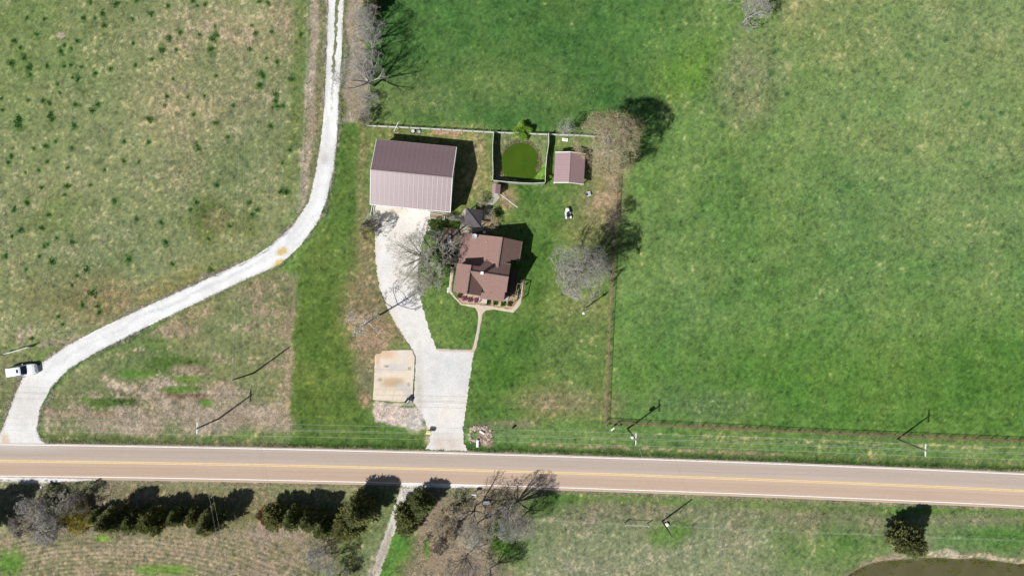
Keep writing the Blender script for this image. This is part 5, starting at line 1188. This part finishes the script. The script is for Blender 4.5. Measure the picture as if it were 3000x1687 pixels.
for i, x, y, s, sz, lab in ((0, 366, 1500, .9, .95, 'first big cedar from the left in the row below the road'),
    (1, 420, 1512, .85, .80, 'cedar close against the right side of the first big one'), (2, 474, 1508, .98, .95, 'cedar second big one from the left in the row below the road'),
    (1, 540, 1500, .70, .75, 'lower cedar with yellowish gaps between the two bigger ones'), (2, 590, 1503, .70, .70, 'small cedar just left of the last cedar of the left row'),
    (0, 645, 1507, .92, .92, 'last cedar at the right end of the left row'), (1, 305, 1504, .60, .55, 'smallest cedar at the left end of the row, beside the yellowish shrub'),
    (2, 824, 1497, .98, .80, 'first cedar of the middle group right of the gap'), (1, 880, 1500, .9, .90, 'second cedar of the middle group'),
    (0, 925, 1502, .82, .80, 'third cedar of the middle group'), (1, 962, 1528, .85, .75, 'lowest cedar of the middle group, reaching towards the field'),
    (2, 1028, 1520, 1.15, .95, 'wide cedar left of the second track below the road'), (0, 1066, 1476, 1.1, 1.0, 'tallest cedar, shading the head of the second track'),
    (2, 1200, 1495, .98, .85, 'wide cedar right of the second track below the road'), (1, 1238, 1462, .95, .80, 'cedar whose shadow touches the road right of the second track'),
    (1, 1196, 1530, .8, .6, 'low cedar just below the wide one right of the second track')):
    cedar(i, x, y, s, x*.1, lab, sz)
cedar(0, -28, 1512, 1.25, 1, 'cedar cut by the left edge, only its dark shadow lying over the road edge', 1.35)
cedar(1, 1098, 28, .62, 2, 'dark conifer at the top end of the row beside the gravel lane', .8, 'conifer', 'conifers')
cedar(2, 1108, -22, .62, 2, 'dark conifer cut by the top edge above the gravel lane row', .8, 'conifer', 'conifers')

def bush_mesh(seed, r, h, n, base, size=.22, width=.12, var=.25):
    g = np.random.default_rng(seed); v = g.normal(0, 1, (n, 3)); v /= np.linalg.norm(v, axis=1)[:, None]; v[:, 2] = np.abs(v[:, 2])
    rr = (1-.5*g.random((n, 1))**1.5)*(1+.2*np.sin(np.arctan2(v[:, 1:2], v[:, 0:1])*4+seed))
    C_ = v*rr*np.array([[r, r, h]]); return sprays('foliage', C_, v+np.array([[0, 0, .4]]), size, width, 3, M['leaf'], base, var, seed, .5)
def bush(me, px, py, s, label, name='shrub', group='leafy shrubs', z=0, cat='shrub', rz_=0):
    t = empty(name, (*G(px, py), z), rz_, label, cat, group); t.scale = (s, s, s); link('foliage', me, t)
    st = MB()
    for k in range(5): st.bar((0, 0, -.1), (math.cos(k*1.3)*.5, math.sin(k*1.3)*.5, .7), .04)
    st.build('stems', M['bark'], t)
    return t
LIME = bush_mesh(1, 1.5, 1.8, 1500, (.26, .42, .07), .28, .13)
YEL = bush_mesh(2, 2.2, 2.2, 2600, (.40, .35, .09), .20, .08)
DKG = bush_mesh(3, 1.2, .7, 500, (.11, .20, .055))
MAG = bush_mesh(4, .42, .5, 420, (.42, .17, .27), .10, .08)
GRN = bush_mesh(5, .42, .5, 420, (.07, .16, .03), .10, .08)
RED = bush_mesh(6, .42, .5, 420, (.16, .10, .05), .10, .07)
WHT = bush_mesh(7, 1.2, 1.6, 1100, (.48, .50, .42), .12, .06, .12)
BRN = bush_mesh(8, 1.2, 1.0, 900, (.17, .09, .045), .25, .07)
bush(LIME, 1531, 387, .95, 'bright lime green shrub growing through the wooden fence above the green pond', z=.3)
bush(LIME, 1612-10, 520, .5, 'small lime green shrub in the lower right corner of the pond enclosure')
bush(YEL, 240, 1508, 1.3, 'yellow-brown budding shrub left of the cedars')
bush(YEL, 560, 1518, .6, 'yellowish budding shrub between two cedars of the left row')
bush(BRN, 778, 1508, 1.15, 'rusty brown dead shrub at the left of the middle cedar group')
bush(LIME, 1080, 30, .8, 'light green shrub beside the dark conifer at the top of the lane row')
bush(DKG, 153, 1468, .9, 'small green shrub above the grey thicket')
bush(WHT, 1090, 650, .95, 'pale blossoming bush at the upper left edge of the driveway', z=.8)
bush(DKG, 1280, 660, 1.15, 'dark green shrub in the garden between barn and house, right one')
bush(DKG, 1268, 688, .8, 'dark green shrub in the garden between barn and house, left one')
bush(DKG, 1302, 657, .7, 'dark green shrub beside the gazebo walk')
bare_tree('brush2', 1440, 645, 1, 1.0, 'low brown twiggy bush right of the gazebo', 'bark', 'bark_tan', 'bare_bush', group='bare bushes'); bush(DKG, 1458, 622, .7, 'small green bush right of the diagonal walk')
bare_tree('brush2', 1412, 592, 4, .8, 'low brown twiggy bush left of the diagonal walk', 'bark', 'bark_tan', 'bare_bush', group='bare bushes')
for me, px, py, lab in ((MAG, 1361, 874, 'magenta flowering bush in front of the house, leftmost of three'), (MAG, 1377, 878, 'magenta flowering bush in front of the house, middle of three'), (MAG, 1396, 880, 'magenta flowering bush in front of the house, beside the steps'),
    (GRN, 1452, 887, 'round green bush in front of the porch, nearest the steps'), (GRN, 1474, 890, 'round green bush in front of the porch, middle one'), (RED, 1494, 890, 'reddish round bush in front of the porch at the right corner'),
    (GRN, 1430, 886, 'dark green bush beside the right hand rail of the front steps'), (RED, 1347, 866, 'brownish bush at the lower left corner of the house')):
    bush(me, px, py, 1.0, lab, 'flower_bush', 'bushes in the front bed')
# buds on the tan tree, haze of buds on the grey one
for tr_, key, base, n_, sz_ in ((t4, 'big', (.42, .36, .19), 8500, .13), (big2, 'big', (.36, .33, .24), 5000, .10)):
    tips = np.array(PROTO[key][2]); g = np.random.default_rng(4); C_ = tips[g.integers(0, len(tips), n_)] + g.normal(0, .28, (n_, 3))
    o = link('buds', sprays('buds', C_, g.normal(0, 1, (n_, 3)), sz_, .05, 2, M['leaf'], base, .2, 5), tr_); o['kind'] = 'stuff'

# dark weed clumps of the rough field: one thing each ------------------------------
g = np.random.default_rng(9)
WEED = []
for s in range(3):
    n = 80; a = g.random(n)*6.28; rr = g.random(n)**.75*.48*(1+.4*np.sin(a*3+s)); C_ = np.stack([rr*np.cos(a), rr*np.sin(a), 0*a], 1)
    WEED.append(sprays('blades', C_, np.stack([np.cos(a)*.5, np.sin(a)*.5, .9+0*a], 1), .15, .09, 3, M['leaf'], (.085, .165, .050), .25, s))
for k, (x, y, s) in enumerate(wp):
    gx_, gy2 = G(x, y); o = link('weed_clump', WEED[k % 3], None); o.location = (gx_, gy2, float(gz(gx_, gy2)))
    o.rotation_euler[2] = k*1.7; q = s*R.uniform(.8, 1.15); o.scale = (q, q*R.uniform(.75, 1.25), q*.8)
    h_ = 'left' if x < 200 else 'left-centre' if x < 430 else 'right-centre' if x < 650 else 'right'
    v_ = 'top edge' if y < 90 else 'upper part' if y < 250 else 'middle' if y < 480 else 'lower part' if y < 720 else 'bottom corner'
    tag(o, ('small' if s < .85 else 'medium' if s < 1.1 else 'large')+' dark green weed clump in the '+v_+' of the rough left field, '+h_+' side', 'weed', 'dark weed clumps in the rough left field')

# grass that stands up: one mass of small leaning blades coloured like the ground they grow from
def tufts(name, n, weight, L, W, up, label, seed, cmul=1.0, kinds='stuff'):
    g = np.random.default_rng(seed); w_ = weight.ravel().clip(0)+1e-9; w_ = w_/w_.sum()
    i = g.choice(w_.size, n, p=w_); j, k_ = np.unravel_index(i, weight.shape)
    x = gx[k_]+g.uniform(-.5, .5, n)*STEP; y = gy[j]+g.uniform(-.5, .5, n)*STEP
    base = np.stack([x, y, Z[j, k_]-.02], 1); a = g.random(n)*2*np.pi
    d = np.stack([np.cos(a), np.sin(a), np.full(n, up)], 1)*L*g.uniform(.5, 1.5, (n, 1)); s = np.stack([-np.sin(a), np.cos(a), 0*a], 1)*W*.5*g.uniform(.6, 1.4, (n, 1))
    V_ = np.stack([base-s, base+s, base+d], 1).reshape(-1, 3)
    mix_ = g.normal(0, 1, (n, 1)); c = C[j, k_]*cmul*(1+.22*mix_)
    st_ = g.random(n) < (DR[j, k_].clip(0, 1)*1.2-.1); tan_ = np.array([alb(215,200,172)])*g.uniform(.7, 1.15, (n, 1)); c = np.where(st_[:, None], tan_, c)
    c = np.repeat(c, 3, 0).clip(.005, .7)
    o = link(name, np_mesh(name, V_, np.arange(3*n).reshape(-1, 3), M['blade'], c)); tag(o, label, kind='stuff'); return o
block = np.zeros((NY, NX), bool)
for poly in (LANE, DRV, SLAB, POND, POND2): block |= inside(poly, PX, PY)
block |= (PY > rn-8) & (PY < rs+12)
free = (~block).astype(float)
tufts('rough_grass', 170000, free*(.2+5*np.clip(DR-.25, 0, 1)*np.clip(.25+.5*n2+.5*n1+.4*n05, 0, 2)), .30, .075, .5, 'rough mixed green and straw-coloured grass', 1, 1.15)
# tall dead stems in the brushy strips
strip_w = pm([(1020,-100),(1082,-100),(1078,120),(1068,365),(1000,368),(1006,150)], .5, .4)*2 + pm([(60,1450),(250,1430),(330,1470),(330,1560),(80,1565)], 1, 1)*1.5 + pm([(1265,1460),(1560,1450),(1560,1560),(1480,1687),(1220,1687),(1235,1590)], 1, 1)*1.3 + pm([(912,-100),(944,-100),(935,150),(908,480),(880,620),(870,600),(898,300)], .3, .2)*1.0 + pm([(150,1215),(848,1195),(848,1262),(200,1250)], .8, .6)*.8 + pm([(735,1540),(930,1570),(980,1687),(930,1687)], 1, .6)*.6 + pm([(1740,1560),(1750,1540)], .5)*0
tufts('dry_brush', 30000, strip_w*free, .42, .08, .35, 'dead straw and low brush along the lane, ditch and thickets', 2, 1.45)
tufts('verge_grass', 40000, free*(np.abs(PY-(rn-9)) < 6)+free*(np.abs(PY-(rs+12)) < 5)+free*(band(LANE_R, 7, .3)+band(LANE_L, 7, .3))*.8, .28, .07, .5, 'ragged grass along the edges of road and lane', 3, 1.1)
# floating weed on the brown pond
g = np.random.default_rng(21); n = 2600; x = g.uniform(2480, 3010, n); edge = np.interp(x, [2480,2515,2560,2610,2650,2740,2800,2860,2925,3020], [1690,1672,1652,1645,1642,1638,1642,1640,1648,1656])
y = edge + 3 + g.exponential(4.0, n); keep = np.sin(x*.05+2)+np.sin(x*.13)+g.normal(0, .5, n) > .2; x, y = x[keep], y[keep]
ex = np.concatenate([g.normal(cx, 4, 40) for cx in (2706, 2790, 2812, 2896, 2960, 2616)]); ey = np.concatenate([g.normal(cy, 2.5, 40) for cy in (1663, 1675, 1678, 1662, 1672, 1684)]); x = np.concatenate([x, ex]); y = np.concatenate([y, ey])
C_ = np.stack([(x-1500)*.06, (843.5-y)*.06, np.full(len(x), -.385)], 1)
o = link('floating_weed', sprays('floating_weed', C_, g.normal(0, 1, (len(x), 3))*np.array([1, 1, .1]), .22, .12, 2, M['leaf'], (.12, .13, .03), .3, 3, .2)); tag(o, 'yellow-green weed floating along the edge of the brown pond', kind='stuff')
# straw poking out of the green pond's bank
g = np.random.default_rng(22); a = g.uniform(-.6, 2.6, 420); rx, ry = 56, 57
C_ = np.stack([(1526+rx*np.cos(a)*g.uniform(.92, 1.12, 420)-1500)*.06, (843.5-(470-ry*np.sin(a)*g.uniform(.92, 1.12, 420)))*.06, np.full(420, -.25)], 1)
o = link('bank_reeds', sprays('bank_reeds', C_, np.stack([np.cos(a)*.2, np.sin(a)*.2, 1+0*a], 1), .5, .06, 4, M['leaf'], (.32, .30, .18), .3, 4, .7)); tag(o, 'pale dead reeds round the bank of the green pond', kind='stuff')
# tiny pale flowers and stones speckled over the right pasture
g = np.random.default_rng(23); n = 2200; x = g.uniform(1850, 3050, n); y = g.uniform(0, 1200, n); k_ = (n4[gi((x-1500)*.06, (843.5-y)*.06)]+g.normal(0, .7, n)) > .5; x, y = x[k_], y[k_]
C_ = np.stack([(x-1500)*.06, (843.5-y)*.06, np.full(len(x), .06)], 1)
o = link('dandelion_heads', sprays('dandelion_heads', C_, g.normal(0, 1, (len(x), 3))*np.array([1, 1, .2]), .09, .09, 3, M['leaf'], (.50, .52, .26), .2, 6, .5)); tag(o, 'tiny pale flower heads scattered over the right pasture', kind='stuff')
# loose gravel thrown over the lane edges
g = np.random.default_rng(24); wgt = (band(LANE_L, 5, .3)+band(LANE_R, 5, .3))*free + pm([(1094,1178),(1214,1181),(1255,1250),(1092,1242)], .3, .2)*.6 + band([(1198,1440),(1170,1490),(1125,1600),(1085,1720)], 7, .4)*.5
i = g.choice(wgt.size, 15000, p=wgt.ravel()/wgt.sum()); j, k_ = np.unravel_index(i, wgt.shape)
C_ = np.stack([gx[k_]+g.uniform(-.1, .1, len(i)), gy[j]+g.uniform(-.1, .1, len(i)), Z[j, k_]+.015], 1)
o = link('loose_gravel', sprays('loose_gravel', C_, np.array([[0, 0, .35]])+g.normal(0, .5, (len(i), 3)), .09, .09, 1, M['gravel'], (.52, .48, .44), .2, 7, .8)); tag(o, 'loose pale stones along the lane edges and the pink gravel patch', kind='stuff')
